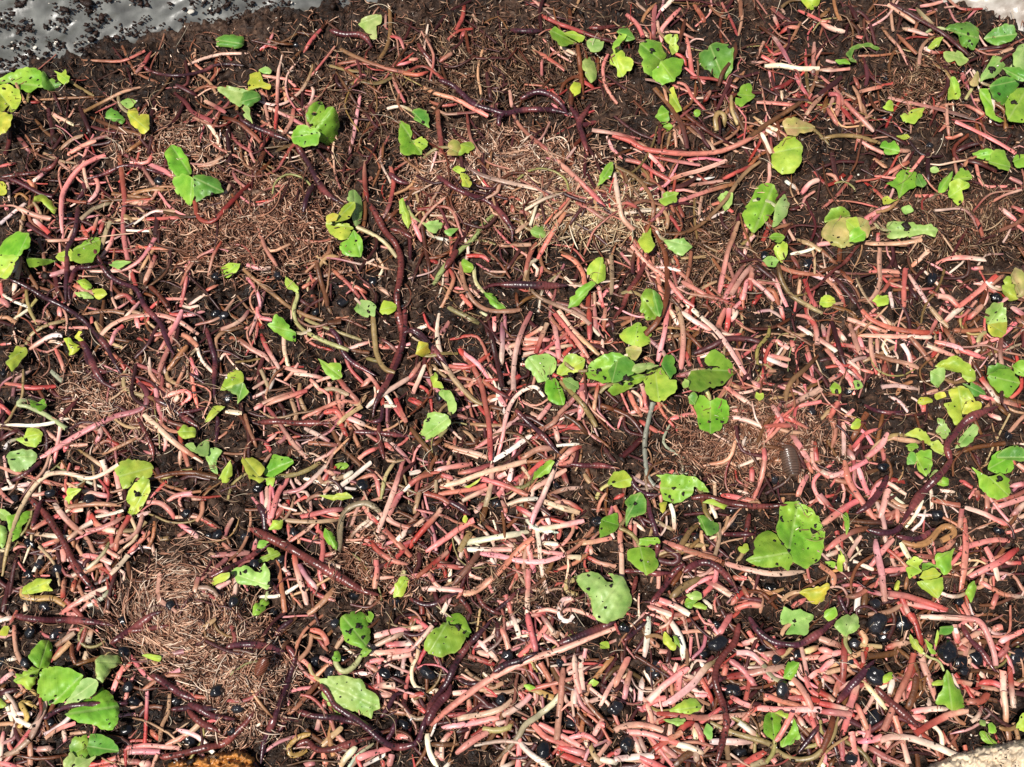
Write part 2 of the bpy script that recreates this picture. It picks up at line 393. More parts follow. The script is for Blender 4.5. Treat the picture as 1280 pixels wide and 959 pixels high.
# ------------------------------------------------------------------ what lies where: traced from the photograph tile by tile (5x enlarged)
DATA = """
T 0 0
S tp 28 510 375 620 380 730 385 800 370 905 318
S m 36 945 322 900 400 850 455
S d 36 300 680 320 780 330 850 325 900
S d 45 500 670 540 770 570 850
S d 35 570 790 670 820 790 832
S ot 36 560 730 700 790 880 845
S to 28 250 625 400 615 520 610 650 605
S r 30 195 640 255 640
S w 30 315 705 400 750 490 798
S d 34 410 820 370 880 330 930
S d 40 1100 530 1180 570 1245 605
S dm 46 1090 580 1160 640 1205 700 1330 760
S d 50 970 640 940 760 948 860 930 965
S w 44 370 940 440 880 520 845
S p 48 430 965 500 920 600 880
S t 36 790 950 850 910 915 870
S gw 32 525 700 620 650 760 580 900 540
S m 40 110 850 150 900 190 960
S d 40 60 820 55 900 30 965
S o 34 260 900 225 960
S w 34 1175 405 1280 365 1400 338 1550 335
W 32 900 415 940 445 1040 470 1150 470 1270 445 1340 410 1430 402 1530 412
G large torn mid-green leaves beside the plastic liner
l g 265 540 230 545 190 580 120 550 70 515 0 525 -20 500 60 460 130 430 200 425 250 440 272 480
l d 272 445 300 480 380 525 350 560 285 560 262 500
s y 22 220 530 180 590 172 640
G lime-green leaf pair cut by the frame below the large torn leaves
l y -30 545 50 530 110 560 130 610 115 660 70 700 45 690 60 655 20 690 -30 700
l u -20 700 72 715 60 780 30 830 -20 838
s t 24 100 520 130 590 160 645
G star-shaped small green leaf on a pale stem beside the plastic liner
l y 425 505 400 520 370 500 362 470 340 445 385 458 405 438 412 465 436 478
s y 26 420 495 500 550 590 600
G crumpled yellow-green leaf above a dark bent stem
l u 790 700 840 665 870 710 925 720 925 820 880 830 830 780
l d 650 735 700 680 780 740 760 772 710 755
l p 755 640 800 618 855 640 800 672
T 256 0
S p 40 620 330 660 260 725 185
S o 30 530 390 560 360 600 320
S p 34 400 270 430 205
S p 36 350 310 385 285
S r 36 485 345 462 450 455 560 450 700 440 810
S m 40 555 680 540 760 490 840
S t 30 495 545 505 600 510 640
S g 30 780 410 850 430 930 445 1040 450
S g 40 905 530 950 505 1020 515 1090 520 1200 470
S w 32 350 470 440 485 520 500 570 545
S gw 34 675 400 650 490 590 580 500 645 420 655 330 630
S r 34 655 530 680 570 660 640 620 680 570 685
S tp 46 850 310 930 350 1050 400 1180 440 1290 460
S p 34 1180 415 1290 385
S od 30 820 450 880 540 940 640 1020 730 1080 800
S m 36 975 580 950 720 930 850 900 965
S m 32 340 560 380 595 430 620
S m 40 0 630 60 660 130 705
S t 34 0 560 50 490 95 430
S w 36 0 750 60 830 95 910 100 965
S ot 40 100 730 200 760 280 820 350 890
S g 36 440 950 500 920 550 905
S t 34 1090 375 1140 290 1160 180 1155 40
S w 24 1130 90 1130 175
S w 26 595 155 640 190
S r 30 125 330 170 380
S d 44 150 790 145 870 155 960
W 55 780 190 870 215 960 215 1010 240 1045 300
W 46 220 745 300 790 400 830 530 880
G flat oblong green leaf scrap below the plastic liner
l d 75 250 100 225 170 220 245 235 245 285 200 305 150 290 80 290
G pale green torn leaf leaning on a worm near the liner
l p 960 150 1000 110 1095 95 1095 150 1070 165 1075 235 1040 235 1005 190
G curled two-tone leaf with a hooked white stem
l u 270 560 285 470 340 450 360 510 410 530 400 555 330 545
l p 340 440 380 420 410 440 400 465
G long striped pale leaf with a round curled leaf at its tip
l p 70 545 130 540 200 545 270 565 275 600 215 665 150 620 100 580
l d 220 640 240 590 290 565 345 595 330 640 280 670
l p 230 670 270 660 285 720 295 765 250 730
G two bright heart-shaped leaves with dark soil specks by a red curled stem
l g 640 800 700 790 640 760 640 700 680 640 730 645 750 680 745 760
l g 700 800 750 680 800 670 835 740 825 860 790 890 760 905 700 870
l g 720 830 700 900 620 920 560 895 545 850 560 800 620 785 690 805
c 680 712 24
c 605 845 12
c 765 862 12
c 700 830 10
K 575 280 40
T 512 0
S r 44 345 20 330 110 290 190
S r 48 350 180 320 240
S w 28 395 90 425 150
S p 46 190 380 270 330
S p 44 0 375 45 370
S tp 44 -40 455 50 470 110 450
S d 44 480 450 495 540 510 630
S d 40 520 565 620 580
S w 30 625 565 640 670
S o 34 940 590 970 520 1040 480 1100 500
S r 40 1080 505 1160 555
S p 40 770 310 860 360 970 440
S w 40 945 295 1060 350
S o 40 1000 50 1005 145
S m 44 175 660 180 780 195 880 200 965
S m 42 650 720 700 800 800 890 890 960
S tp 46 85 550 180 590 300 625 400 680 490 725
S rd 44 810 90 920 145 1050 190 1170 235 1280 260
W 50 630 190 720 195 820 195
W 44 50 270 90 330 150 400
W 50 180 500 260 530 330 590 400 650 520 690 600 710 700 690 800 685 900 690 1010 715
W 50 690 620 790 575 870 590 940 640 990 720
W 52 1170 760 1080 780 1040 720 1000 660
W 50 1110 950 1080 850 1060 770 1100 700 1140 640
W 40 1120 175 1200 175 1290 160
W 44 560 790 560 740 600 700
K 190 420 46
K 235 650 44
G narrow green leaf sprout beside brown fibre with a yellow-green lobe
l d 10 690 60 675 110 705 120 795 80 775 30 740
l g -60 760 0 790 20 870 70 900 75 965 20 965 -60 950
l y 30 880 80 850 115 900 80 930 50 915
c 60 890 10
G reddish dying leaf with a pale green end on brown fibre
l b 235 920 270 880 320 890 330 965 240 965
l y 320 900 380 890 410 925 350 965 310 965
G drooping bright green folded leaves on an upright brown stem
l g 880 190 910 165 970 210 1040 260 1030 275 950 280 900 240
l y 970 210 1030 200 1090 230 1060 265
l p 1115 260 1160 240 1215 260 1190 320 1130 320
l p 1080 380 1130 355 1150 400 1170 470 1130 515 1090 460
s o 40 1050 280 1065 400 1075 520 1080 620
G small golden yellow leaf on a dark brown stem
l u 1010 560 1030 510 1065 530 1060 575 1025 605
s o 40 1010 580 1010 660
T 768 0
S p 44 75 90 140 150 180 230
S w 40 175 190 215 235
S m 40 255 30 245 130 245 240
S t 34 170 140 200 80 260 20
S w 40 280 75 330 30 370 -10
S p 46 410 55 340 130 290 200 300 275
S r 60 490 20 540 90 570 150
S p 40 450 230 470 340 485 460
S t 40 590 30 650 90 710 120
S t 34 790 -10 790 110
S r 44 1040 210 1080 175 1150 170
S m 40 980 50 1060 115
S w 28 1045 60 1075 95
S r 40 990 90 1030 180
S m 46 980 210 1030 280 1100 400
S p 44 920 350 1010 400
S w 50 940 415 1040 410 1150 430 1280 430
S g 34 1195 390 1200 480 1215 580
S rd 40 980 560 1050 540 1130 490
S p 40 890 640 1000 645 1100 655 1190 660
S w 28 1045 570 1050 630
S w 28 1100 580 1070 615
S m 44 1130 470 1180 560 1210 600
S t 40 740 520 810 450
S d 44 640 690 690 580 730 490
S^ o 34 650 540 680 450 750 350 760 265
S o 40 440 130 420 210 400 280
S r 40 560 640 600 570
S p 36 360 515 440 530 490 610 570 690
S od 40 430 700 500 760 600 830 740 910
S tw 36 430 760 500 830 600 900 620 940
S od 56 250 550 310 620 380 710 430 810 455 930
S t 36 370 780 390 930
S t 30 350 830 330 930
S o 44 720 610 770 730 830 840
S tw 36 870 730 940 780 1050 830
S p 40 940 810 1020 850
S o 50 800 900 920 800 1060 710 1210 610
S r 44 -140 815 0 835 100 870 180 930
S p 56 -10 850 90 880 180 930 300 950 450 962 640 950 760 910 910 835
S w 40 920 830 980 960
S t 36 1190 730 1240 660 1290 610
S o 40 1020 760 1030 880
S rd 44 1250 250 1240 490
S p 36 1150 65 1220 95 1290 130
K 330 300 30
G twisted bright yellow-green leaf left of the heart-shaped pair
l d 20 200 70 165 100 190 120 240 60 250
l y 0 260 40 215 75 220 60 250 20 290 -10 300
l u -10 310 50 320 80 350 115 390 90 450 50 480 20 470 20 420 -30 400
s p 30 -40 340 -70 420 -60 520 -20 600 20 650
G pair of flat heart-shaped green leaves, one holed
l g 300 385 250 470 200 460 170 400 180 370 150 320 170 270 230 245 290 270 320 350
l g 290 390 330 365 430 370 420 430 370 500 300 525 240 490 240 450
s t 26 300 520 320 590 330 640
c 235 310 28
G small folded lime leaf just beside the heart-shaped pair
l y 310 235 340 215 390 220 395 320 360 340 340 290
G yellow-green sprout growing under the heart-shaped pair
l y 340 570 370 550 390 610 420 690 390 700 350 640
l g 260 730 300 660 340 700 345 755 300 770
l g 310 790 345 765 360 790 330 820
G large round green leaf with notched lower rim
l d 600 290 640 265 720 280 745 320 740 420 700 490 650 490 570 440 530 380 540 330
G small crinkled bright green sprout on a thin stalk
l g 770 590 810 525 850 525 860 580 880 600 800 660 755 650 755 610 800 610
s y 30 730 600 735 690 770 780
G pale looped seedling with a black hull at its tip
s y 44 640 820 630 750 650 705 685 720 690 790
k 670 810 36
l g 500 700 520 675 540 710 510 730
G lime leaf at the top edge of the bed
l y 1165 0 1200 -30 1280 -30 1280 20 1230 65 1190 35
G wilted beige leaf above an oval green leaf
l b 1060 800 1060 760 1110 730 1190 760 1250 790 1230 820 1140 845 1080 840
G oval yellow-green leaf below the wilted beige one
l y 980 960 1000 920 1080 860 1130 855 1170 920 1165 1000 1120 1075 1050 1090 990 1040
T 1024 0
S g 34 0 110 40 80 70 45
S t 34 90 0 105 70 130 130
S r 46 10 145 90 185 160 200
S d 56 190 40 220 90 240 130
S p 40 230 230 270 235
S t 40 290 120 330 160
S gw 36 370 130 420 210 500 300 545 380 580 440
S^ d 60 440 20 520 60 640 130 760 200 850 270 930 340
S w 44 430 30 500 75 600 145
S p 40 630 40 700 30 770 10
S w 44 610 55 660 110 720 160
S w 36 520 180 620 195
S w 34 550 185 680 220
S gw 32 740 215 680 250 635 310 620 440
S t 40 490 220 540 270 610 340
S w 40 -10 440 90 440 190 430
S d 44 290 410 300 480 290 540
S p 40 220 480 250 550
S r 46 250 575 350 550 470 520
S w 44 160 640 240 720 340 820
S t 34 210 540 245 600 270 720
S p 48 60 590 120 600 110 720
S p 46 50 680 90 740 120 790
S r 40 130 660 180 720 230 780
S d 50 0 590 70 540 140 480
S o 46 0 610 50 570
S o 40 50 620 20 720
S rd 46 430 610 560 640 700 670 850 710 980 750
S p 30 795 660 800 760 815 870
S d 50 360 810 450 850 560 910
S g 40 0 870 110 850 240 855 380 895
S p 44 240 870 320 920 430 970
S d 60 700 620 780 580 810 500 790 420 780 340
S o 36 745 340 745 480
S m 44 890 460 930 550
S p 40 910 655 980 690 1050 740
S w 36 1090 560 1085 670 1070 770
S o 40 1100 650 1160 700 1165 840
S w 34 960 625 1060 630 1100 650
S p 50 850 760 960 810 1060 860 1150 910 1230 960
S d 50 830 960 930 910 1020 890
S w 36 1130 330 1210 300
S d 70 990 310 1080 300 1200 280
S p 44 470 940 570 945
S p 40 650 300 720 330
K 410 480 40
K 905 440 44
K 520 750 40
K 410 740 46
K 690 910 40
G shiny green leaf with holes beside the dark diagonal stem
l d 780 180 850 145 920 140 990 180 1000 240 960 310 920 310 880 260 870 215 840 200
c 930 210 20
c 955 275 14
c 890 180 12
G pointed oval leaf with a dark midrib near the pale rim
l d 1035 240 1080 190 1160 150 1220 165 1240 220 1190 260 1110 280
s t 14 1180 150 1180 120
G pale green leaf half eaten away beside the dark hole
l p 1010 510 1010 470 1060 400 1090 345 1140 360 1155 410 1110 470 1060 490
c 1080 430 44
G folded lime leaf with a pink stem under the arching white stem
l y 680 300 730 240 775 235 760 270 720 310
l p 780 330 860 320 930 375 880 410 840 390 790 380
s r 30 700 330 790 330
G pale round leaf at the right edge above the big green cluster
l p 1215 400 1215 340 1250 290 1310 270 1310 440 1240 430
G cluster of overlapping broad green leaves at the right edge
l d 1070 540 1100 500 1180 480 1250 500 1230 560 1190 640 1130 650 1090 600
l g 1180 750 1170 640 1210 570 1280 550 1310 560 1310 760 1230 760
l g 1000 560 1060 560 1080 640 1100 720 1160 760 1100 750 1050 720 1020 640
l d 1150 430 1220 420 1310 450 1310 510 1220 490
c 1215 640 40
G upright yellow-green leaf by a dark stem below the eaten leaf
l y 820 490 850 490 885 570 870 610 810 615
G slender brown-tipped bud on a curved yellow stem
l b 960 540 945 510 985 450 998 480 990 530
s y 26 960 540 940 580 915 620
G olive leaf scrap with brown spine on dark soil
l y 505 725 560 700 600 680 655 675 640 720 590 770 545 765
s t 14 570 690 578 590
l y 400 670 440 630 465 650 460 690 425 690
G limp dark green leaf strip arching over soil
l d 190 370 175 330 220 290 300 270 370 300 380 320 300 295 220 310 210 350 235 390
l g 100 380 160 370 190 400 130 400
G bright green leaf held by a pink stem on dark soil
l g 385 920 410 880 470 885 500 920 490 960 420 960
G thin lime leaf edge poking from the soil
l y 490 850 550 838 570 860 530 865
T 0 192
S p 46 200 180 290 110
S d 44 30 150 120 180 250 250 330 270
S o 30 150 100 210 30
S p 40 0 80 100 60
S t 40 180 170 220 220
S w 36 0 440 70 380 160 310
S w 44 110 340 230 390 320 410
S p 40 30 310 45 350
S d 40 170 440 240 490 330 540
S r 44 210 410 310 500
S t 34 130 420 145 460
S t 34 240 530 270 630 280 740
S p 34 240 540 350 545 550 530
S p 36 550 530 500 440
S r 36 610 400 580 500
S m 40 660 390 620 500
S t 44 720 370 670 470 630 600
S d 34 690 480 780 460 880 410
S t 46 800 280 870 240 970 225 1090 225
S w 40 820 310 915 300
S p 34 920 410 1030 405 1140 400
S d 44 860 350 950 340 980 400 970 510
S t 34 980 360 1100 360
S w 30 780 480 940 485
S p 60 930 65 1010 100 1090 150
S m 40 900 815 940 720 970 640
S p 50 80 880 110 760 130 640
S p 50 250 770 340 755 470 710
S d 46 340 700 350 800 370 890
S d 40 90 770 200 780
S t 38 130 680 180 750 240 850
S r 40 400 285 470 300 540 305
S w 46 505 410 580 350 710 300
S p 44 820 740 850 830
S r 50 720 905 780 885 850 940
S o 50 940 830 990 880 1050 960
S r 42 1165 690 1160 800 1130 960
S p 34 1160 960 1280 880
S w 34 0 870 80 920 180 960
S p 50 0 910 70 960
S g 36 190 960 230 910
S p 44 540 735 680 735 800 715 890 650 970 530
S p 36 545 310 600 250 615 190 590 150 550 130
S p 46 395 550 385 400 390 270 430 180 500 90 580 40 660 10
S rp 42 745 5 765 150 780 300 770 400 775 520 800 670
S t 50 500 830 580 870 650 890
S r 50 460 820 560 870
W 40 0 150 100 135 220 120 320 85 370 20
W 34 1040 130 960 110 850 80 760 80 660 125 580 150 520 160
W 44 520 180 530 230 480 290
W^ 46 490 330 480 430 460 520 425 600 420 700 415 800 410 930
W 40 660 680 560 710 480 720 450 780 430 850 440 940
W^ 46 590 600 620 670 680 760 760 810 850 850 910 960 1000 1060 1030 1130 1060 1210 1090 1260
W 44 60 780 180 840 280 900 400 960 520 1040 600 1130 660 1200 720 1310 770 1400
K 1000 175 56
K 430 390 60
G glossy three-lobed green seedling left of the brown fibre mound
l g 1190 130 1110 140 1060 80 1030 0 1070 -50 1130 -30 1180 50
l g 1200 150 1215 230 1190 325 1130 270 1085 210 1090 150 1140 130
l d 1210 150 1280 140 1350 160 1380 200 1390 240 1300 260 1230 300
c 1215 165 12
G curly yellow hook-shaped leaf among pale chopped stems
l y 205 300 220 270 260 260 310 290 350 340 335 375 290 330 260 300
s u 22 90 280 110 255 140 255 175 290
G bright yellow leaf tip cut by the left frame edge
l u -20 190 20 178 45 210 35 250 -20 252
G big lobed bright green leaf at the left frame edge
l g 110 640 0 640 -20 600 30 550 100 490 180 505 185 570 150 610
l y 110 640 80 720 50 775 0 770 -20 740 -20 640
l g 170 650 240 655 350 670 290 690 190 710
c 70 680 12
c 5 635 10
G flat green leaf lying under the dark worms
l y 350 640 420 600 460 620 450 670 370 665
l g 460 600 530 550 600 515 625 540 610 620 570 680 490 685 450 660
c 490 635 18
G pale yellow chopped leaf pieces under the paired worms
l u 590 890 570 850 640 845 665 880 620 905
l y 480 800 530 790 580 830 540 850
l p 470 870 540 870 590 905 500 900
G thin pale green leaf scrap among pink stems
l p 680 690 740 670 820 675 740 715
T 256 192
S w 44 -40 75 50 70 90 30 100 0
S w 24 255 -10 275 90
S d 46 160 0 150 140
S r 42 -60 300 -45 390 0 425 60 415 140 330 220 250 300 175
S o 42 300 175 350 110 410 50
S p 34 0 860 80 820
S p 40 270 780 330 870 350 960
S p 40 780 710 850 770 920 840 970 900
S p 40 940 830 1010 870
S t 44 700 780 660 810 600 845
S o 44 700 680 720 780 750 870 770 960
S t 28 630 745 700 680 780 615
S t 28 700 640 770 700
S r 40 1000 50 1000 180 1020 310
S m 40 1160 80 1180 180 1150 330 1100 420
S o 44 1210 350 1130 420
S w 20 1010 680 1100 710 1190 730
S t 36 1080 830 1170 890
S w 26 1100 580 1180 600
S o 60 300 150 340 60 370 -10
W 56 570 -60 640 50 700 160 760 250 870 320
W 50 680 190 640 270 615 370
W 46 1150 120 1210 170 1280 190
W 58 1030 310 1080 400 1130 490 1190 560 1225 660 1220 780 1200 880 1210 1000 1230 1100 1230 1190 1190 1300 1130 1420
W 44 1160 470 1230 490 1300 530
K 75 765 48
K 460 760 56
K 860 930 60
K 1050 800 50
G yellow-green seedling bowed over with a black hull at its tip
l y 215 690 190 740 140 775 110 760 105 715 150 680
s y 34 215 690 260 740 340 810 430 880 530 960 640 1015 740 1045
k 75 765 46
G lime seedling hook rising beside a big black hull on fibre
l y 505 770 540 800 580 830 580 870 540 850 500 820
s y 34 575 850 580 890 560 960 560 1020 600 1090 700 1150 790 1190 900 1230
G big crumpled yellow-green seedling on brown fibre with a bent pale stem
l p 940 450 920 400 930 320 890 290 905 240 940 228 975 280 985 370 970 430
l y 810 425 830 380 870 330 930 300 940 340 900 400 850 425
l y 930 460 880 530 820 530 770 480 765 420 800 430 900 440
l u 765 430 760 390 800 375 830 385 810 420
l g 930 480 970 520 990 600 970 640 940 640 890 640 850 610 850 560 900 530
s y 36 950 460 1040 500 1130 560 1200 650
c 945 545 16
G small pale leaf with curved red-edged stem at the fibre edge
l y 1215 300 1240 285 1260 340 1290 420 1270 460 1240 420 1220 350
s p 40 1250 290 1280 370 1330 440
T 512 192
S o 36 70 250 60 350 80 470 100 600 120 700 120 820
S p 44 -10 290 10 390 50 490 80 550
S w 28 130 120 150 50 170 -10
S t 34 0 220 60 220 130 210
S t 24 110 360 160 260 200 190
S w 24 130 385 210 390 290 400
S d 44 460 0 460 80 480 180
S t 28 700 300 640 270 580 320
S p 46 640 320 650 380
S r 40 690 360 750 380
S t 40 650 500 740 430
S w 44 540 575 640 575 760 570
S d 40 690 600 640 680 600 730
S p 44 790 560 750 640 720 760
S m 46 800 380 780 420
S tw 40 720 800 740 700 800 660
S tp 46 980 350 920 450 860 550 800 660
S p 34 830 700 820 760
S w 30 970 770 1040 840
S d 36 380 420 350 500 310 570
S g 60 540 370 460 440 400 530 300 620 210 720 150 820
S r 44 240 710 275 780 240 880 200 960
S m 50 230 720 230 800
S r 40 270 840 380 850 440 900
S p 40 320 880 390 960
S r 36 120 660 190 690
S r 46 360 640 450 640 500 670
S gw 34 90 470 150 520 250 545
S w 20 200 680 210 790 180 900
S t 24 470 590 560 680 630 780
S dw 44 230 0 330 60 440 130 570 170 700 200 850 235 980 280
S mt 46 1030 300 1120 345 1220 410 1290 440
S p 50 870 0 960 80 1060 170 1150 260 1250 370
S d 40 1100 10 1090 150
S p 50 960 630 1030 670 1080 740 1095 820
S gw 40 745 700 735 780 760 850 830 910 950 960 1060 1010 1130 1070
S p 40 850 850 900 910
S o 36 680 950 730 910 790 890
S r 40 1120 860 1115 960
S w 36 1155 870 1160 960
S p 40 1180 830 1210 960
S t 46 1260 640 1265 760 1260 880
W 46 170 140 270 210 370 255 470 290 540 340 600 410 640 480 640 550
W 70 560 820 680 820 820 825 990 825
W 60 300 600 260 660 220 720
G small curled yellow-green sprout on pale fibre
l y 270 100 310 80 345 105 320 125
l u 320 120 355 130 385 180 375 215 330 200
G shredded pale green leaf with a curved white stem
l p 90 440 180 420 210 450 170 500 120 480
l p 210 480 300 470 260 510
G small bright leaf on a long arched tan stem
l g 325 690 340 660 395 690 390 740 345 735
s t 40 320 680 330 770 360 860 420 940 500 980 620 985 700 975
G ragged pale green leaf scrap above pink stems
l p 760 480 800 450 850 460 850 510 810 530 770 510
G long lime leaf pod lying on pink stems
l g 1160 820 1110 870 1060 940 990 965 1010 900 1080 830 1130 800
l y 1170 810 1110 760 1120 700 1190 640 1220 700 1220 780 1190 800
G small bright green leaf with pointed tip on the dark stems
l g 465 870 520 880 560 920 600 965 540 965 490 920
G green leaf bud pointing down with a grey hull
l g 1180 200 1190 140 1240 60 1270 60 1260 130 1220 170
k 1275 55 40
T 768 192
S p 50 70 40 160 60 220 100 350 170
S p 40 210 0 280 70 310 110
S r 48 240 230 380 150 550 100 700 45
S d 50 340 220 450 190 520 140
S d 44 220 220 330 170
S tw 36 420 205 530 190 680 170
S rd 40 680 160 780 110 910 60
S w 36 60 375 160 360 280 350
S pt 40 310 335 430 290 600 230 780 180
S^ ot 40 300 500 420 500 530 450 620 370 700 280 770 180 830 110 910 50
S t 36 60 120 90 190 160 270
S o 44 70 260 130 330 200 430
S m 44 0 130 20 260 50 400 120 480
S r 40 400 320 430 400
S gt 36 10 85 120 140 200 220 245 330 230 430
S w 30 260 380 280 450
S t 36 280 330 330 390 330 470
S pw 44 100 520 160 590 220 680 280 770
S p 50 110 580 210 690 310 770 420 900 500 960
S p 50 270 770 290 860 320 930
S w 36 240 710 330 715 410 735
S t 36 400 655 480 650 570 645
S t 30 360 640 375 700
S tp 46 775 430 740 530 710 610 680 750 655 875
S p 40 820 440 815 540
S p 44 870 510 830 570 810 650
S r 46 980 420 930 550
S m 50 820 690 760 770 700 880 650 960
S r 46 870 690 800 770 730 880
S p 44 830 780 800 930
S r 46 860 720 850 860
S d 50 890 700 990 780
S p 40 840 780 920 840 1000 920
S r 46 940 850 990 860 1030 950
S p 40 1010 780 1040 870 1080 960
S p 36 860 800 1000 810
S r 46 920 870 860 950
S r 50 420 800 510 850 610 910
S p 40 350 890 430 960
S t 44 920 690 1010 700 1120 740 1290 760
S m 50 1110 640 1160 720
S r 46 1190 790 1220 880 1260 960
S w 36 1160 790 1150 890
S w 36 1100 630 1200 610 1250 590
S t 44 1150 540 1230 570 1290 610
S p 48 1170 250 1220 190 1290 160
S w 40 1070 170 1150 230
S o 36 980 590 1060 490 1110 430
S t 34 990 470 1110 440
S p 36 20 750 80 750
W 44 265 580 210 650 150 770 90 860 50 960 -10 1040
S^ o 46 230 460 280 540 320 640 330 760 330 870 310 960 260 1060 190 1130
K 940 640 44
K 1210 690 56
G upright elongated bright green leaf with brown holes on fibre
l g 870 490 840 470 805 400 805 370 850 290 890 215 950 185 1000 205 1025 270 1000 340 950 410 900 470
c 900 282 26
c 820 345 14
c 845 445 12
c 902 405 9
G pale folded leaf tucked behind the elongated bright leaf
l p 1010 330 1060 260 1090 320 1080 380 1030 440 990 450
G green leaf scrap by dark hole beside pink stem crossing
l g 275 290 330 240 400 245 380 300 310 320
G pale leaf with curled rim below the long tan arched stem
l p 310 540 380 540 430 530 480 580 450 620 400 635 340 590
G yellow-green ragged leaf on the dark arched stem
l y 150 550 190 490 225 460 230 540 250 570 210 625 170 590
G small lime cluster with black hull beside curved tan stem
l y 1000 600 1040 540 1085 580 1080 630 1050 685 1020 640
l p 930 670 980 640 1020 670 1010 705 960 705
l g 970 520 1010 490 1060 520 1030 550
s ot 40 1020 690 1045 790 1100 880 1190 940 1300 1000
G pale round leaf behind the tan arched stem
l p 650 270 690 235 740 245 720 340 690 360 670 310
G bright green cupped leaf beside the dark arched stem
l g 170 890 200 845 240 860 290 900 300 960 270 1030 210 1040 165 980
l d 240 860 280 880 305 960 280 1020 250 980
c 205 920 16
T 1024 192
S p 50 400 140 470 100 560 50
S t 40 340 30 420 90
S p 44 600 265 680 265 750 270
S d 50 680 0 680 100 690 190
S p 44 290 410 370 360 480 320
S w 50 -10 570 100 550 240 480
S t 50 280 560 400 565 520 560 640 540
S p 40 470 500 520 550
S t 44 380 590 375 700 380 800 350 880 300 930
S r 40 370 500 365 550
S p 50 560 720 640 650 710 580
S p 40 310 740 400 735 500 740
S p 36 390 765 500 765
S r 40 400 860 450 800 510 790
S p 44 540 720 530 820 530 960
S w 44 560 760 620 850 690 960
S d 40 550 820 620 920
S w 40 440 870 460 960
S p 56 730 690 800 660 900 650 1040 665
S p 40 950 720 1020 715
S t 44 0 590 60 650 120 700
S o 44 0 740 100 710
S p 50 40 780 120 860 160 950
S d 50 90 770 160 850 230 940
S ot 50 130 730 210 810
S r 56 740 890 810 900 870 960
S r 50 1110 760 1020 840 870 960
S o 46 1050 830 1010 950
S t 44 1150 760 1060 830
S t 24 230 780 280 880 340 960
S p 56 1130 340 1180 380 1230 420
S p 50 1200 330 1290 370
S m 50 1190 150 1270 190
S d 60 890 40 1000 60 1110 110
S p 40 1230 440 1290 490
S p 40 1260 600 1290 640
S p 40 1100 830 1150 850
S d 60 80 0 100 120 130 200
W 30 -60 860 0 820 80 740 160 680 230 590 270 550
K 545 455 50
K 700 790 70
K 1110 900 60
G pointed bright green leaf with dark nibbled notch
l g 500 280 480 210 425 190 470 155 550 85 600 120 610 160 660 190 620 200 590 210 540 240
l d 610 130 640 140 665 185 640 210 605 190
l u 400 280 430 270 460 290 500 285 440 310 405 320
c 550 125 18
G two-leaved lime seedling with ribbed leaf by the fibre nest
l g 750 240 755 180 830 115 830 150 790 230
l g 840 160 870 100 920 95 955 150 900 165
l y 815 270 820 190 870 160 930 180 935 215 890 230 900 280 870 320 840 290
G green leaves tucked under the brown branch at right
l g 970 20 960 0 1040 -30 1110 0 1060 45
l g 1060 50 1100 -20 1150 -20 1190 60 1180 105 1120 90
l g 1215 50 1240 10 1300 10 1300 80 1240 85
G curled olive and green leaf rosette on an upright brown stem
l g 130 400 40 430 35 400 80 350 130 335 185 360 195 390
l b 140 590 80 570 20 520 15 490 60 430 150 400 230 400 290 410 315 460 300 520 230 560
l y 170 420 230 400 250 450 240 480 190 500
l g 190 550 200 480 250 460 290 510 270 540
s o 40 130 590 125 680
G pale green leaf with a large dark bite lying on soil
l p 420 480 420 440 470 425 560 430 640 450 700 440 740 480 720 520 650 500 560 520 480 530 430 530
c 550 455 60
G tiny round lime rosette on a short white stem
l y 5 930 10 895 50 890 90 905 100 935 50 960 10 955
s w 24 80 940 150 935
G tiny olive curled rosette among pink stems
l y 340 920 370 890 430 890 430 940 370 950
G wilted pinkish leaves with a lime lip near the right edge
l y 1150 850 1150 790 1200 770 1240 900 1190 920
l b 1200 760 1230 720 1290 760 1290 880 1240 890
G little pale leaf crumbs strewn on soil
l p 520 345 560 330 590 360 550 380
l p 690 95 730 85 750 110 710 120
T 0 384
S w 36 90 75 140 40 200 0
S t 40 280 0 320 80
S p 44 370 0 375 70
S d 36 0 90 90 120
S g 44 160 240 200 170 300 110 430 80
S tw 50 170 275 250 220 330 180 390 180
S w 20 85 150 105 230
S p 30 0 235 70 225
S p 40 345 260 380 330 405 410
S gr 40 320 400 390 465
S r 46 30 475 110 490 210 505 350 495
S t 40 520 45 620 30 700 25 780 40
S p 34 570 50 575 100
S r 40 690 245 720 160 770 120
S pw 44 630 175 700 110 800 65 910 50 1000 50 1120 90 1240 170
S r 44 1060 45 1180 50 1280 25
S r 60 985 300 1040 210 1100 110 1140 20
S d 44 840 320 920 240 980 130 1050 30
S m 44 980 460 1010 360 1060 240 1090 150
S t 46 1050 395 1100 330 1170 240
S p 36 1100 500 1130 430 1160 370
S t 44 1140 170 1190 200 1240 250
S p 40 1190 320 1240 440
S p 40 850 60 865 130
S p 40 900 70 940 110
S r 50 1040 480 1070 500
S r 40 700 490 770 470
S t 24 660 600 720 560 790 505
S d 44 490 570 440 630 370 690
S w 40 0 735 100 738 210 740 320 725 450 690
S d 46 240 720 290 800 290 910
S d 46 0 830 60 790 120 770
S r 46 600 850 630 780 600 720
S p 44 400 900 430 840
S p 40 1010 580 1080 540 1160 525 1190 560 1120 620
S r 44 1080 600 1120 560
S wr 52 900 670 980 745 1060 820 1150 890 1270 965
S o 40 930 560 990 590 1040 630
S t 34 640 920 750 870 870 810
S rd 56 240 950 340 890 450 820 560 760 700 690 850 650 910 610 915 530 870 470
W 42 530 270 550 340 620 400 710 400
W 60 500 190 560 300 600 400 660 490
W 40 860 690 910 790 950 880 960 960
W 50 960 570 1060 620 1150 690 1260 760
W 34 1110 660 1200 650 1280 630
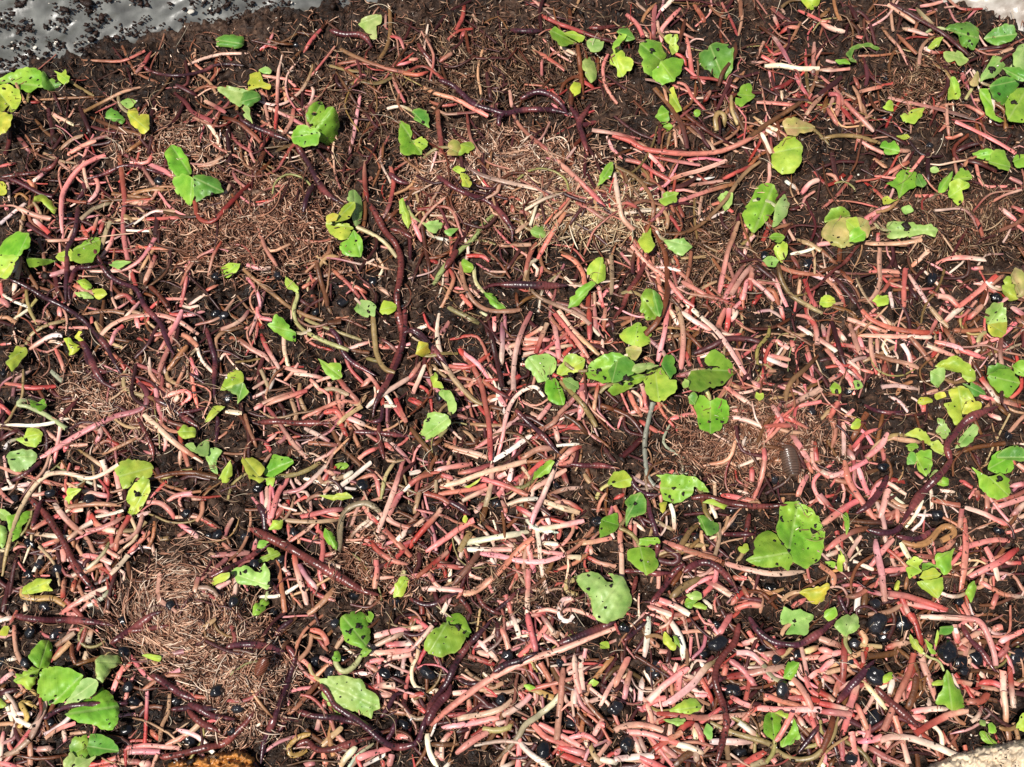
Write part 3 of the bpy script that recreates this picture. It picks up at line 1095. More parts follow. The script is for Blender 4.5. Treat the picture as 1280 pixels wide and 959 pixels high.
W 30 1280 480 1240 450 1180 410
G bright green pod-like seed leaf with black hull at the left edge
l y 40 340 60 300 100 250 155 255 165 290 120 350 80 395 60 380
s g 34 120 250 155 240
k 25 410 50
G yellow curled leaf beneath the thick worm pair
l u 430 300 430 250 400 200 440 200 495 250 470 290
l u 470 185 490 150 515 155 495 180 520 205 490 210
G hooked lime seedling with folded leaf over a pale stem
s y 36 415 760 330 700 260 660 170 620 115 610 130 585 190 585
l g 190 580 240 595 275 570 290 620 250 645 200 620
G pale green ragged leaf above the left-edge round leaf
l y 105 825 160 800 170 755 250 770 265 800 230 870 170 870
G pale green leaf with a dark crease near the left frame edge
l p 45 940 70 905 130 890 210 900 230 940 190 1000 130 1030 70 1010
c 110 915 14
G small lime leaf between a glossy worm and a pink stem
l y 1105 780 1150 740 1220 760 1215 810 1160 820
l p 1160 860 1210 850 1230 900 1180 890
T 256 384
S m 44 100 140 180 110 240 70 285 0
S p 44 330 0 340 60 420 80
S r 40 340 90 360 130
S rp 48 350 160 380 240 420 310 470 390
S rw 44 110 190 200 200 290 260 380 310 430 370
S p 40 700 100 740 210
S o 40 770 0 800 50
S o 50 770 100 850 90
S pw 46 485 370 560 395 640 410
S p 40 560 415 680 430 770 450
S w 40 430 430 480 420
S p 34 660 450 720 520
S t 36 350 390 380 460 410 530
S w 34 300 510 400 450
S w 40 360 600 430 570 550 530
S p 48 380 610 470 575 640 520
S p 44 310 640 370 600
S t 44 710 540 790 510 900 550
S m 46 840 450 900 530 980 610
S p 44 610 695 700 650 850 590 960 600
S t 44 820 740 890 680 980 620
S p 50 740 660 820 650 860 700
S r 46 870 680 940 710 1010 740
S r 44 850 730 890 810
S r 40 780 470 790 580
S p 40 890 265 960 240 1040 215
S p 40 1080 240 1160 250
S r 46 980 500 1040 440
S m 40 1080 190 1150 230 1200 280
S w 44 1010 630 1090 560 1280 440
S t 40 250 670 280 770 325 875
S r 40 380 850 420 910
S p 40 390 840 450 790
S mp 44 390 630 450 700 500 780 560 860 640 945
S m 40 630 760 710 800 780 840
S rm 44 650 850 740 855 850 865
S p 40 960 950 1010 910 1080 880
S w 40 1120 620 1200 620
S p 40 1120 840 1180 900
S r 50 1190 570 1220 640 1260 720
S t 24 770 950 850 870 900 820
S g 36 580 50 680 100 790 140 890 175 980 205
W 46 10 130 40 240 65 340 60 450 60 570
W 40 80 680 80 760 70 850
W 46 780 130 830 190 870 290 930 350 1000 390 1070 430
W 50 330 720 460 715 580 725 700 725 810 725
W 46 1250 0 1250 150 1220 300 1170 420 1110 520 1065 610 1050 690
W 40 1240 160 1290 150 1340 180 1400 250 1440 320 1480 370
W 44 930 780 1050 785 1160 795 1280 810
W 44 1090 720 1090 820 1120 950
W 40 1040 720 1100 700 1110 610
K 110 60 60
K 700 30 50
K 150 570 60
K 280 560 50
G folded bright green leaf above the bent olive stem
l g 570 160 530 130 500 90 450 45 420 85 395 110 440 150 530 210 560 210
G split-coloured green and lime leaf over black hulls
l y 240 470 180 500 95 520 130 440 180 395 220 400 240 430
l d 240 470 270 530 225 580 205 600 200 550 140 520 160 505
G small lime leaf tip wedged against a black hull
l y 130 620 60 620 30 650 0 720 30 710 80 660
s w 44 130 650 230 665
G mottled green leaf scrap between two pink stems
l g 710 325 760 345 840 355 855 430 810 455 760 410
G two pale lobed leaves with a black hull on a tall olive stem
l p 1050 60 990 55 930 10 980 -40 1030 -35 1065 0
l y 1090 20 1120 -40 1190 -20 1185 20 1130 50
s g 44 1050 40 1060 170 1075 290 1120 380 1190 410
T 512 384
S w 44 50 135 130 105
S m 44 210 150 250 90
S g 50 240 0 340 50 430 100
S w 34 440 30 500 60
S p 36 530 60 530 150
S p 44 730 190 830 130
S p 50 600 230 640 300
S w 44 620 250 680 230
S tr 48 860 100 820 200 790 290
S p 60 710 230 830 215
S p 50 700 260 800 255
S w 36 850 265 1040 235
S p 44 720 200 900 205
S rp 48 900 90 920 200 935 325
S p 50 890 20 960 110 1050 220 1120 320
S pt 48 930 20 1010 130 1100 220 1185 300
S w 30 980 20 1090 80 1190 180
S r 46 1120 0 1125 110 1125 220
S w 40 1155 0 1165 140
S r 40 1225 0 1210 150
S p 34 1205 200 1205 300
S m 50 760 30 710 130 670 250 650 400 650 520
S m 46 580 100 580 250 570 380
S d 50 500 110 520 230 550 360 580 500
S p 34 300 440 390 455
S w 40 20 540 60 450 110 330
S p 44 0 440 40 390 70 340
S r 60 0 570 90 620
S p 40 290 545 350 540
S w 40 500 590 550 570
S p 40 560 560 600 620
S r 60 310 260 340 300 370 350
S p 44 330 280 430 360 520 480
S p 40 370 500 410 450
S p 40 300 650 380 620
S rd 44 440 450 540 520 640 580
S o 44 500 620 580 640
S t 40 380 730 480 740 580 740
S t 34 330 770 380 800 420 870
S pw 46 400 890 480 840 560 780 680 690
S tw 46 220 860 310 890 400 910 490 940
S o 60 10 760 80 850 150 930
S o 40 130 870 200 830
S r 40 280 880 285 810
S w 54 520 960 620 900 760 800
S p 40 640 950 680 820 710 720
S w 60 700 950 800 890 900 880
S p 44 780 730 830 670 880 610
S w 34 920 865 1060 855
S p 56 1070 490 1080 580 1060 700
S rw 40 1180 480 1160 580 1150 670
S p 46 1110 530 1090 620
S m 44 940 660 900 720 830 770 760 850
S m 40 1090 490 1010 590 930 670
S p 60 910 750 930 840
S o 60 960 670 1040 720 1110 790
S o 44 1180 610 1280 640
S r 56 940 950 1020 890 1070 870
S rp 48 330 290 400 380 450 500 480 640 500 780 505 960
S pw 44 550 930 580 820 600 700 640 590 710 520 790 500 840 560
S wg 44 195 0 175 100 175 200 200 310 250 410 320 500 400 580 460 610
W 46 660 640 740 720 830 800 900 880 950 930
W 50 0 130 70 170 130 240 190 310 240 370
K 320 720 50
K 720 310 50
K 190 560 44
G yellow-green ring-curled sprout by a crossing worm
l u 40 280 60 220 110 230 125 280 80 310
s y 30 40 290 120 305 210 290 300 290
G pale green leaf with lime tip at a dark hull
l p 245 690 250 730 190 790 100 830 65 800 90 740 120 665 200 660
c 115 705 20
G upright small green pod beside the pale lime-tipped leaf
l p 250 665 230 590 190 550 200 515 250 530 290 600 280 660
G drooping thin lime leaf on a hooked olive stem
l y 210 500 150 500 130 440 160 410 190 460
s g 26 135 430 130 380 150 365 190 410 230 440
G four-leaved green rosette with soil in its middle
l p 850 460 800 470 770 410 725 370 740 310 810 295 880 300 920 340 900 400
l y 930 430 930 390 980 310 1040 295 1090 330 1075 400 1020 410
l g 910 440 860 460 845 510 870 570 920 610 965 610 970 570 940 500
l p 960 450 1040 450 1050 500 1030 530 980 490
s g 46 940 460 1010 530 1090 620 1170 750
c 1010 420 36
c 870 432 24
c 930 440 24
G broad glossy dark green leaf right of the four-leaved rosette
l g 1100 400 1140 345 1220 300 1290 285 1360 310 1390 360 1370 410 1290 450 1200 470 1120 440 1070 405
c 1185 395 32
c 1220 445 20
T 768 384
S p 60 330 -10 320 120 270 340
S tp 56 390 -10 425 120 430 240 415 390
S p 40 450 280 470 370
S w 44 350 20 400 110
S t 34 330 185 420 175
S p 56 410 20 520 100 620 150
S wp 60 450 -20 540 60 640 150 720 260 790 370 840 450
S p 44 750 250 790 350 790 430
S rm 50 860 460 920 510
S p 56 690 10 650 120
S r 46 720 10 700 160
S p 50 770 20 730 90
S d 56 500 290 600 250 700 200 830 200 910 220
S p 40 540 310 600 290
S p 36 920 260 970 290
S w 60 920 300 1000 340 1080 370
S p 44 960 300 1100 330
S p 44 1010 210 1090 260
S m 36 960 400 1010 400
S r 50 1040 0 1060 80
S r 56 1140 50 1220 70 1260 140 1270 230
S w 50 1150 120 1240 180
S p 44 1110 210 1120 280
S ot 46 1280 290 1200 380 1120 450 1080 520 1070 590
S p 60 1180 420 1280 480
S m 60 1060 620 1160 580 1290 510
S p 40 1140 620 1290 590
S g 36 970 120 960 180 900 250 890 320 900 400
S r 50 690 490 780 560 870 620
S t 40 720 480 800 510
S p 50 90 530 130 620 170 680
S p 44 170 480 190 560 205 650
S pr 48 340 700 420 680 500 665
S p 50 160 710 270 780
S od 50 0 640 100 690 180 790
S m 50 390 430 450 420 540 400
S w 50 710 690 800 700 910 740
S p 34 740 640 830 660
S w 56 985 610 1050 720
S p 50 1090 690 1130 720
S m 50 920 750 1020 740 1140 740
S p 60 1110 790 1170 890 1220 960
S r 44 1250 840 1265 960
S p 44 935 880 940 960
S gr 44 240 600 215 700 190 830 195 960 210 1060 250 1120
S d 60 40 940 100 890 170 820
K 1230 660 60
G mottled yellow-green leaf folded over a pale brown corner
l y 120 250 40 200 30 170 90 130 150 95 200 130 230 160 220 220 170 245
l b 70 260 110 240 170 250 160 300 130 335 90 310
c 145 185 10
c 145 155 8
G long trough-shaped green leaf holding soil
l g 0 480 70 450 110 420 190 420 190 450 130 490 60 530 0 548 -40 520
l d 20 330 80 310 130 370 110 420 50 450 -10 465 -40 400
c 80 445 44
c 40 475 30
G round cupped lime leaf standing on a long grey-green stem
l y 250 370 300 385 340 450 385 460 395 510 340 560 280 595 220 570 195 500 190 440 210 390
l d 290 350 340 290 375 320 380 400 350 440 310 390
l p 110 400 130 360 220 350 280 365 200 390 150 410
G S-shaped two-lobed green leaf beside the big pink diagonal stem
l g 560 390 480 400 460 460 480 510 540 530 600 500 680 490 730 430 765 400 720 340 690 310 630 265 580 300 565 340 590 370 650 375
l p 420 480 440 445 465 460 465 495 435 500
c 595 475 16
G cupped bright green heart leaf on a short stalk with black specks
l g 600 590 640 565 700 590 715 640 700 720 660 770 600 785 530 760 520 690 500 620 510 570 550 545
l d 460 560 490 530 520 560 500 600 470 600
s y 34 600 580 585 540 565 510
c 595 720 20
c 675 718 20
c 640 700 14
G small curled pale sprout knob beside an orange stem
l y 880 560 890 530 930 535 925 570 900 580
s y 26 905 570 910 600 935 620
T 1024 384
S p 44 120 150 160 210
S m 44 20 110 40 200
S p 50 250 180 270 260
S p 40 360 200 365 300
S r 48 320 190 330 300 360 420
S t 56 190 110 230 220 260 300
S d 56 80 90 110 200 150 330 190 420
S rd 40 90 235 180 240 280 265
S ot 44 350 300 450 330 540 350 620 380
S w 50 520 230 560 300 580 410
S p 50 570 300 610 330
S w 44 180 330 250 390
S p 40 260 390 340 410
S pw 56 0 200 70 250 110 280
S p 56 40 260 110 340 180 430 210 470
S p 50 410 350 400 440
S r 44 60 460 150 410
S w 46 175 70 280 110 420 155
S r 60 265 20 330 80 450 130 600 155 770 160
S w 46 230 175 380 180 550 185
S p 44 550 185 700 190
S t 56 570 190 640 270 710 370
S w 44 670 240 750 270 840 305
S p 56 720 215 830 240 900 265
S p 56 870 265 950 290 1030 320
S r 44 700 310 790 210
S t 46 690 0 760 80 810 130
S ot 60 780 130 830 200 870 290
S p 56 790 90 840 40 900 0
S r 50 920 80 980 30 1020 -10
S o 40 940 120 1000 60
S t 44 840 145 940 150 1050 130
S t 36 1000 200 990 260
S p 40 950 170 970 230
S o 36 1010 290 1070 220
S g 36 1050 300 1130 260
S t 30 1160 270 1260 230
S m 40 1140 180 1130 280 1140 360
S p 60 1200 0 1280 50
S p 50 1230 70 1290 110
S w 46 390 500 470 490 550 500 630 515
S t 40 640 550 740 515
S o 50 960 340 1020 440
S rd 56 1010 440 1070 520 1130 600
S r 40 1150 590 1260 620
S o 44 1110 600 1180 680
S p 44 1000 550 1090 580
S p 50 1060 670 1140 700
S p 44 660 600 655 660
S p 44 120 590 60 700
S p 36 215 640 160 690
S o 60 300 660 250 750 200 840
S w 44 150 720 155 840 155 960
S p 44 210 880 290 790 380 760
S p 40 220 900 250 850
S rm 60 430 790 380 870 270 960
S p 48 390 870 410 960
S p 50 180 890 220 960
S t 50 440 810 530 830 630 845
S o 44 850 920 960 880 1080 860 1160 850
S t 40 1190 780 1240 720 1290 670
W^ 70 820 960 800 860 850 790 900 730 950 690 1030 650 1120 620
W 36 280 610 340 640 430 660 530 650
K 185 520 56
K 190 525 50
K 1180 800 56
G grey-green drooping leaf with golden yellow tip
l p 1060 110 1030 70 1040 20 1090 -20 1150 -30 1170 20 1165 100
l u 1060 105 1165 95 1165 165 1130 185 1085 185 1065 150
s y 34 990 250 1000 190 1050 150
c 1105 32 14
G broad pale green leaf with yellow holed corner
l p 780 450 740 500 700 470 695 390 720 375 780 385 790 430
l y 720 370 790 330 860 310 930 350 970 400 975 450 930 465 890 430 890 410 780 385
G star-shaped lime leaf hanging below the broad pale leaf
l y 870 500 930 510 960 570 910 600 890 680 920 700 915 725 850 730 820 680 785 600 830 590 810 520
l u 960 570 1010 600 1005 650 940 670 895 660 910 610
l d 900 480 960 475 1010 500 1035 545 970 555 940 510
l u 720 540 780 530 795 560 740 575
G rounded yellow-green leaf pair by the right frame edge
l g 1060 430 1130 380 1200 390 1250 450 1240 500 1180 560 1110 520 1070 470
l d 1050 420 1055 370 1110 355 1200 380 1130 385 1080 410
l g 1210 370 1250 335 1310 340 1310 440 1240 420
c 1200 497 12
G tiny yellow-green leaf with a pink stub
l u 610 600 640 560 700 575 705 595 640 605
G olive perforated leaf in the tangle of lime leaves
l y 540 800 600 760 660 770 700 840 740 830 780 880 790 930 720 900 680 860 620 820
l p 730 780 740 700 790 720 825 800 770 820
l p 850 880 900 800 960 730 995 760 960 840 900 870
l g 550 870 600 850 620 880 580 900
G upright bright lobes of a young sprout under the tangle
l g 600 920 640 895 700 900 700 1000 670 1060 620 1010
l d 545 940 580 910 605 930 600 980 560 980
s o 20 655 890 640 790 600 670
G tiny yellow leaf among chopped stems below the black hull
l y 200 740 230 700 265 705 250 750 220 765
G black hull with pale green leaf scraps on both sides
l y 75 510 100 475 135 495 130 540 85 540
l p 215 465 250 455 270 495 245 515
k 188 518 54
T 0 576
S r 50 -10 35 60 60 150 90 280 130 400 155
S w 46 0 180 100 160 220 140
S w 30 250 90 310 65
S p 40 395 0 390 50
S p 36 470 45 500 45
S r 56 640 0 665 80 675 190
S p 44 720 60 740 150 760 240
S t 46 430 290 530 275 640 270 760 280
S tp 48 515 190 610 210 700 225
S p 34 390 170 410 195
S r 40 920 240 980 190 1040 130
S p 46 1040 260 1100 220 1200 205
S r 44 1200 235 1290 240
S t 50 1230 380 1265 320 1265 260
S p 46 920 260 1000 265 1060 310 1090 360
S p 50 1120 395 1190 440 1250 490
S t 40 1170 440 1110 470
S t 40 965 380 960 460 930 540
S w 46 800 590 760 640 690 710
S p 46 800 580 860 520 940 440
S t 40 1000 490 1080 480
S p 46 860 345 940 320
S rp 50 570 330 590 380 640 420 720 440
S t 44 720 440 850 430 910 380
S p 50 540 440 640 420 780 350
S w 40 600 350 700 330 770 310
S w 50 420 500 500 430 580 380
S m 60 340 270 400 350 460 410 520 460
S m 44 520 460 560 510 590 580
S p 46 440 315 520 305
S p 44 200 430 290 380 370 340
S o 46 140 435 220 450
S tw 46 220 455 330 470 430 480
S p 44 270 530 380 490
S t 40 240 570 350 560
S r 60 385 510 395 570 400 630
S o 40 240 720 300 650 350 600
S r 44 400 740 395 860
S r 50 470 740 450 830
S r 50 480 720 560 680 640 650
S rp 44 640 540 700 580 750 610
S p 44 500 590 600 600 700 640
S p 44 620 770 650 710
S w 40 440 720 500 700
S t 34 780 540 720 600
S rt 54 810 350 760 430 730 510 725 570
S gw 36 690 490 660 560 600 630 530 690
S d 44 60 840 90 660 120 560
S d 56 20 950 40 840 60 760
S p 60 390 950 480 890 590 830 700 780
S p 44 580 870 620 910
S w 44 155 890 165 940
S^ gw 46 15 720 40 580 80 430 130 300 200 180 280 100 370 75 470 90 560 110 650 80 740 25
S p 34 1230 760 1290 720
W 56 180 230 280 330 350 430 410 530 460 640 530 740 600 820 640 850
W 44 260 0 190 60 110 110 60 130
W 50 200 420 230 330 260 240
K 315 205 60
K 90 240 56
K 1160 330 60
K 190 520 60
K 250 640 64
K 370 690 80
K 180 710 56
K 280 910 70
K 510 560 50
K 1070 910 60
K 560 245 60
G round pale green leaves behind the long white stem at left
l p -30 310 30 305 65 335 50 365 -30 375
l p -30 410 20 405 45 450 30 520 -10 560 -30 540
l g 40 350 120 330 180 320 190 370 140 400 120 470 80 500 60 440
G bright lime leaf pair with a hole on a curved brown stem
l y 740 100 720 40 760 0 860 -5 940 15 955 60 930 105 880 110 850 100 820 150 770 175 745 130
l y 930 130 900 100 850 130 810 190 795 240 815 280 800 320 830 345 880 300 920 240 935 170
s o 40 910 130 980 105 1080 80 1200 75 1290 85 1400 100
c 855 210 34
G small olive leaf hooked onto a tan stem
l y 405 240 430 175 500 180 480 210 440 240 430 275
s t 30 415 230 415 270 440 300
G frilled lime seedling head with a thick yellow stem
l y 135 830 160 780 230 735 290 745 325 745 300 775 325 810 260 815 200 830
s u 50 140 800 145 845 220 860 330 860 410 905
T 256 576
S p 60 520 110 460 200 430 300 415 360
S w 50 390 160 390 240 375 310
S m 50 480 200 590 180 680 110 760 30
S p 60 430 370 480 300 510 270
S w 44 560 110 600 150
S p 60 600 350 700 330 780 310 880 300
S p 50 740 310 830 340
S w 48 800 190 900 120 1040 10
S w 44 860 110 920 70
S w 46 790 110 830 110
S p 48 750 60 820 90
S w 36 740 200 800 160
S w 24 580 260 610 310 640 325
S r 44 990 285 1030 340 1090 400
S ow 44 900 500 950 430 1040 360
S t 40 490 370 600 380 720 380 840 365
S p 48 730 470 740 560 720 700 750 800
S m 40 720 600 820 575
S p 50 310 560 320 490
S m 50 40 590 150 585 280 575
S m 50 0 730 70 670 140 610
S p 50 70 800 160 750
S r 60 560 590 580 700 620 820 640 900
S m 50 590 650 640 730 700 800
S w 40 490 670 540 720
S t 44 450 620 470 730 490 860 500 950
S t 40 580 870 610 920
S rp 50 1020 480 1080 560 1170 620 1270 650
S w 50 1060 500 1140 470
S r 50 1120 430 1200 510 1290 600
S p 60 1200 500 1280 420
S p 56 1070 620 1075 700 1060 800
S p 36 1120 790 1190 780
S m 40 1060 840 1030 900
S w 40 1230 200 1290 150
S rm 56 1080 450 1120 350 1170 220 1210 100 1245 -10
S rp 60 1150 340 1190 260 1230 190
S tg 36 1190 0 1130 100 1100 240
S t 50 640 960 720 900 810 800
W^ 46 30 730 130 680 230 630 330 570 410 520
W^ 76 280 420 400 480 520 540 640 610 760 680 880 750 980 810 1090 840
W 60 330 270 370 340 380 430 430 480
K 335 170 60
K 560 450 70
K 260 470 60
K 180 880 60
K 80 460 60
K 430 940 46
K 990 150 70
K 1190 880 60
K 480 620 50
K 930 840 60
K 500 800 44
G two-winged bright seedling with trailing olive stem
l y 340 100 280 110 260 60 225 0 260 -30 330 0 370 50
l g 370 80 400 20 430 -40 540 -10 545 20 490 60 430 100
l y 370 110 340 140 270 90
l y 380 115 435 110 425 155 390 150
s g 40 430 100 540 90 640 60 720 10
G yellowish crumpled leaf clump left of the two-winged seedling
l y 90 110 160 0 170 70 160 120 110 140
l p 0 -60 60 -80 110 -60 70 0 80 80 40 60 20 0
l p 20 -130 -30 -100 -60 -60 -10 -30 20 -50
s o 40 80 110 0 90 -60 75
G slim yellow leaf sliver among pink stems
l y 720 215 800 215 880 200 920 230 860 245 760 235
G small pale leaf lying on pink chopped stems
l g 820 25 880 10 900 30 870 55 830 40
G slim lime seedling with single pointed leaf on a bent olive stem
l g 820 560 770 520 745 470 755 425 800 460 825 510
s g 50 840 560 845 460 860 350 910 290 1000 265 1060 290 1095 320
G olive seedling loop with black hull under the thick purple worm
l y 400 430 430 380 490 370 480 420 450 430
s y 34 480 375 440 390 420 420
G green leaf tips poking from under the thick purple worm
l g 330 630 360 600 400 585 390 550 450 555 470 590 410 620 360 640
l g 330 540 350 500 400 510 360 540
G jagged green leaf with black specks below the thin worm
l p 160 700 200 670 270 660 330 700 370 640 400 700 400 780 380 800 290 770 220 770
l y 45 750 100 710 150 700 150 730 60 775
c 250 695 24
c 345 695 20
G spoon-shaped green leaf below the jagged leaf
l g 380 860 400 890 370 930 330 965 300 960 310 910 350 870
s y 30 380 870 395 820
G stubby pale olive seedling with black hull at its foot
l y 1180 850 1190 780 1220 730 1275 740 1260 800 1240 840
s y 44 1240 740 1245 690
k 1195 880 46
T 512 576
S w 44 0 80 70 65
S p 60 0 150 70 100 140 85
S p 60 160 60 280 35 390 20
S r 50 200 90 270 110
S p 44 290 80 400 60 520 20
S w 56 190 165 320 130 450 80 600 40 730 0
S p 50 540 110 600 80
S w 46 640 50 620 140
S p 50 180 210 270 195 400 175 480 150
S w 44 330 250 400 215 500 170
S m 50 90 205 190 230 300 300
S t 50 30 330 60 200
S t 34 165 120 165 200
S p 50 550 220 590 180
S p 56 440 110 580 150 740 215
S r 50 400 330 460 260
S pt 60 515 30 510 140 490 230 470 290
S o 60 480 280 450 380
S r 60 300 260 380 340
S p 44 0 440 60 390 110 350
S r 56 0 540 60 460 160 350 200 300
S p 60 100 570 220 490 320 420 400 370
S w 40 0 460 40 420
S m 44 480 410 560 460
S w 56 360 510 480 490 620 465 760 440
S w 50 810 430 950 405 1090 375
S w 50 610 275 700 245 800 235
S w 56 830 250 940 290 1065 325
S tw 46 860 220 960 180 1080 165
S w 46 750 190 830 140 980 55
S p 50 950 40 985 150
S r 60 720 110 780 50 840 0
S w 50 330 555 490 555 640 555
S p 44 760 555 880 575 960 580
S w 44 830 515 930 520
S w 44 980 600 1070 605
S p 56 440 580 560 595 690 625 830 630 970 590
S r 56 580 490 660 550
S o 30 580 320 590 400 595 480
S rt 56 770 480 680 560 600 650 500 750 400 820 340 830
S r 44 40 730 130 660 240 570
S p 44 160 655 250 660 330 670
S w 44 510 610 540 680
S w 40 255 640 250 770
S t 60 475 510 410 610 340 700 270 780
S p 50 50 800 190 800 330 815
S w 50 260 840 200 960
S r 44 65 830 80 960
S r 40 120 700 160 770
S p 36 0 600 40 630
S wp 46 790 400 810 520 820 640 840 750 860 830
S p 46 740 520 760 620 780 700
S m 56 745 680 740 800 735 960
S p 50 600 840 620 900 640 960
S r 50 670 290 760 340
S p 44 820 370 860 410
S tp 50 1050 520 1150 505 1280 480
S r 46 1130 530 1140 590
S r 46 1110 600 1190 640 1290 660
S g 36 1100 180 1140 230 1170 280
S t 56 1090 80 1130 140
S p 44 760 950 860 930 940 945 1010 930 1120 960
S t 34 1020 560 1080 500 1110 450
S w 40 940 950 970 890 1020 860
S rp 70 930 0 880 110 830 230 780 330 750 430
W 50 240 250 310 290 380 340
W 44 0 860 90 900 170 890 240 850 310 820
W 40 520 950 600 890 650 840 710 790
W 44 420 830 460 900 520 940 580 960
W 46 1000 20 1100 30 1200 30 1310 50
W 46 310 850 360 910 390 960
K 545 270 60
K 1165 380 70
K 920 160 44
G small ragged green leaf beside a dark maroon stem
l g 765 130 780 70 830 30 880 -10 905 10 870 70 820 100 790 110
G tiny orange-yellow leaf bit on white stems
l u 330 370 340 340 365 350 350 385
l u 340 160 380 150 440 110 410 150 370 170
G olive bent stub lying across white stems
s g 50 310 570 340 510 380 450
G broad pale green leaf with a curled yellow-green stem hook
l p 1150 960 1130 860 1070 790 1030 730 1130 690 1190 710 1230 760 1280 760 1240 710 1330 720 1350 780 1390 850 1380 920 1330 980 1240 1010 1180 1000
s y 44 1030 745 985 755 980 800 1010 830 1050 835
s w 40 1010 860 960 870 935 920 950 990 1000 1000 1020 970
c 1120 720 18
c 1120 800 24
c 1260 780 22
c 1225 920 18
T 768 576
S pw 54 0 280 40 370 35 480 45 600 45 810
S p 60 670 215 770 230 870 255
S p 56 940 -10 920 100 870 240
S r 50 860 40 860 130
S m 44 820 190 830 110
S w 44 350 270 370 340 375 430
S w 34 600 270 640 360
S t 40 250 370 320 410 380 440
S g 46 370 590 430 510 480 430 520 405
S t 36 655 390 655 490 630 590
S w 34 590 490 640 470
S t 30 650 460 690 420 710 350
S w 40 110 370 190 440
S t 30 240 220 260 300
S wr 56 285 490 400 540 520 580 670 625
S rt 60 690 640 800 670 940 700 1050 705 1190 690
S g 56 350 860 430 790 560 720
S p 50 450 820 510 770 620 720
S p 50 730 730 820 735
S p 60 570 750 650 790 730 840
S p 60 210 910 290 940 360 965
S p 60 280 870 380 910 470 960
S w 36 280 650 275 800
S r 60 730 900 770 850 830 800
S p 60 750 930 830 900 930 905
S p 50 800 790 840 860
S w 44 560 870 620 930
S o 44 960 890 1020 830
S p 50 1100 920 1200 860
S t 40 1190 710 1210 770
S m 44 160 80 130 130
S r 40 0 240 60 210
S p 44 1200 0 1240 80
S p 50 1140 240 1170 160 1210 80
S w 40 1160 30 1160 140
S o 40 550 240 570 310
S d 60 270 620 370 640 400 600 310 540
S o 44 420 690 360 780
W 50 90 80 130 160 200 210 280 210
W 50 200 230 220 320 260 450 270 540 250 640
W 56 230 890 310 790 370 700 440 640
W 60 430 700 500 650 580 635 650 670 720 740 780 830
W 44 60 690 160 690 260 705 360 700
W^ 50 480 235 580 225 700 260 820 280 950 285 1080 275
W 44 845 330 830 410 810 510
W 44 680 460 780 460 880 460
W 44 140 720 120 800 90 900
W 40 150 340 200 420
K 1000 110 56
K 740 290 60
K 740 390 50
K 510 480 60
K 410 490 60
K 980 800 60
G broad folded green leaf with bitten spots beside the curved grey stem
l g 290 170 290 110 265 90 350 85 450 95 520 110 560 150 590 195 540 190 500 160 480 210 430 250 370 265 310 240
l u 290 310 285 270 330 260 320 300 300 330
s g 34 520 170 560 220
c 370 170 26
c 430 205 24
c 345 225 20
c 320 210 14
G dull lime leaf tip poking out under a red stem
l y -40 150 0 70 60 70 100 110 105 160 30 160
G downturned green leaf with one hole
l d 70 370 70 330 80 290 65 260 100 215 160 205 195 240 195 320 150 340 100 360 75 410
c 130 270 24
l g -80 370 -20 340 15 330 20 420 -20 455 -90 480
G folded vivid green leaf pair on the worm
l g 160 540 85 560 90 620 140 660 170 690 200 715 260 670 270 640 240 560 210 540
l g 160 490 270 480 275 515 210 530 160 525
c 170 625 16
G dark speckled green leaf on a pale stem among black hulls
l d 580 460 540 400 515 350 550 340 620 375 650 400 640 440 600 470
s t 30 640 430 655 480
G yellow-green seed leaf emerging from a black hull
l y 555 260 600 245 670 250 715 275 680 300 610 275
s g 40 560 260 570 320 610 380
k 740 295 50
G tiny spiral lime sprout head left of the biggest heart leaf
l y 775 550 790 525 830 525 840 555 810 580
s y 34 805 570 790 600 765 630
G biggest heart-shaped green leaf with scattered black specks
l g 1090 560 1030 480 1015 440 1030 350 1040 280 1080 255 1150 260 1230 300 1290 380 1310 440 1305 560 1280 610 1230 650 1190 670 1120 630 1105 600
l g 1090 575 1110 620 1085 685 1040 660 940 670 830 620 870 590 880 550 870 510 900 460 960 445 1010 460 1040 520
c 1045 365 24
c 1000 500 18
c 1160 440 14
c 1255 410 24
c 1015 645 18
c 1050 520 18
c 1090 565 18
c 1135 295 10
c 1085 380 8
c 1105 375 8
c 1130 520 9
c 905 670 22
G curled green sprout bits below the humped worm
l g 440 900 460 860 520 870 500 890 480 920
l y 490 910 530 890 580 910 570 930
l p 450 840 500 820 540 830 550 860 500 870
G yellow leaf with brown notch near lower heart leaf
l u 1160 820 1200 800 1280 790 1330 760 1340 800 1300 880 1260 900 1220 870
T 1024 576
S w 44 0 60 60 90
S p 56 60 100 160 70 300 0
S p 60 160 0 180 110 230 200 300 300 370 400
S p 60 240 40 270 120 310 220
S t 44 100 120 200 140
S p 50 20 400 110 330 200 270 270 240
S p 50 380 360 410 250 430 180
S p 44 490 290 490 390
S r 70 0 210 60 280 100 320
S p 60 350 480 360 560 390 700 410 880
S p 60 320 660 390 570 460 490
S w 44 180 600 220 530 260 470
S w 40 210 630 290 660 350 690
S w 50 510 510 540 570 570 620
S p 50 590 590 730 605
S p 50 400 690 540 675
S p 44 480 560 500 600
S w 34 580 440 640 380 665 310
S w 34 540 420 600 340 650 250
S w 30 450 210 500 250 545 280
S p 60 700 240 800 265 880 280
S p 56 910 290 1030 330 1130 380 1210 415
S p 56 890 300 880 420
S wp 60 910 320 915 450 915 560 905 680 885 820
S p 50 870 550 980 520 1090 495 1190 500
S p 60 1040 540 1090 640 1120 750
S rp 70 1240 550 1130 630 1010 690 930 730
S p 50 1000 750 1080 800
S rd 50 1080 800 1170 840 1280 850
S p 56 1110 830 1080 920
S p 50 1070 300 1170 270 1290 230
S r 60 990 190 995 250
S p 46 880 120 960 170
S m 50 1200 350 1290 260
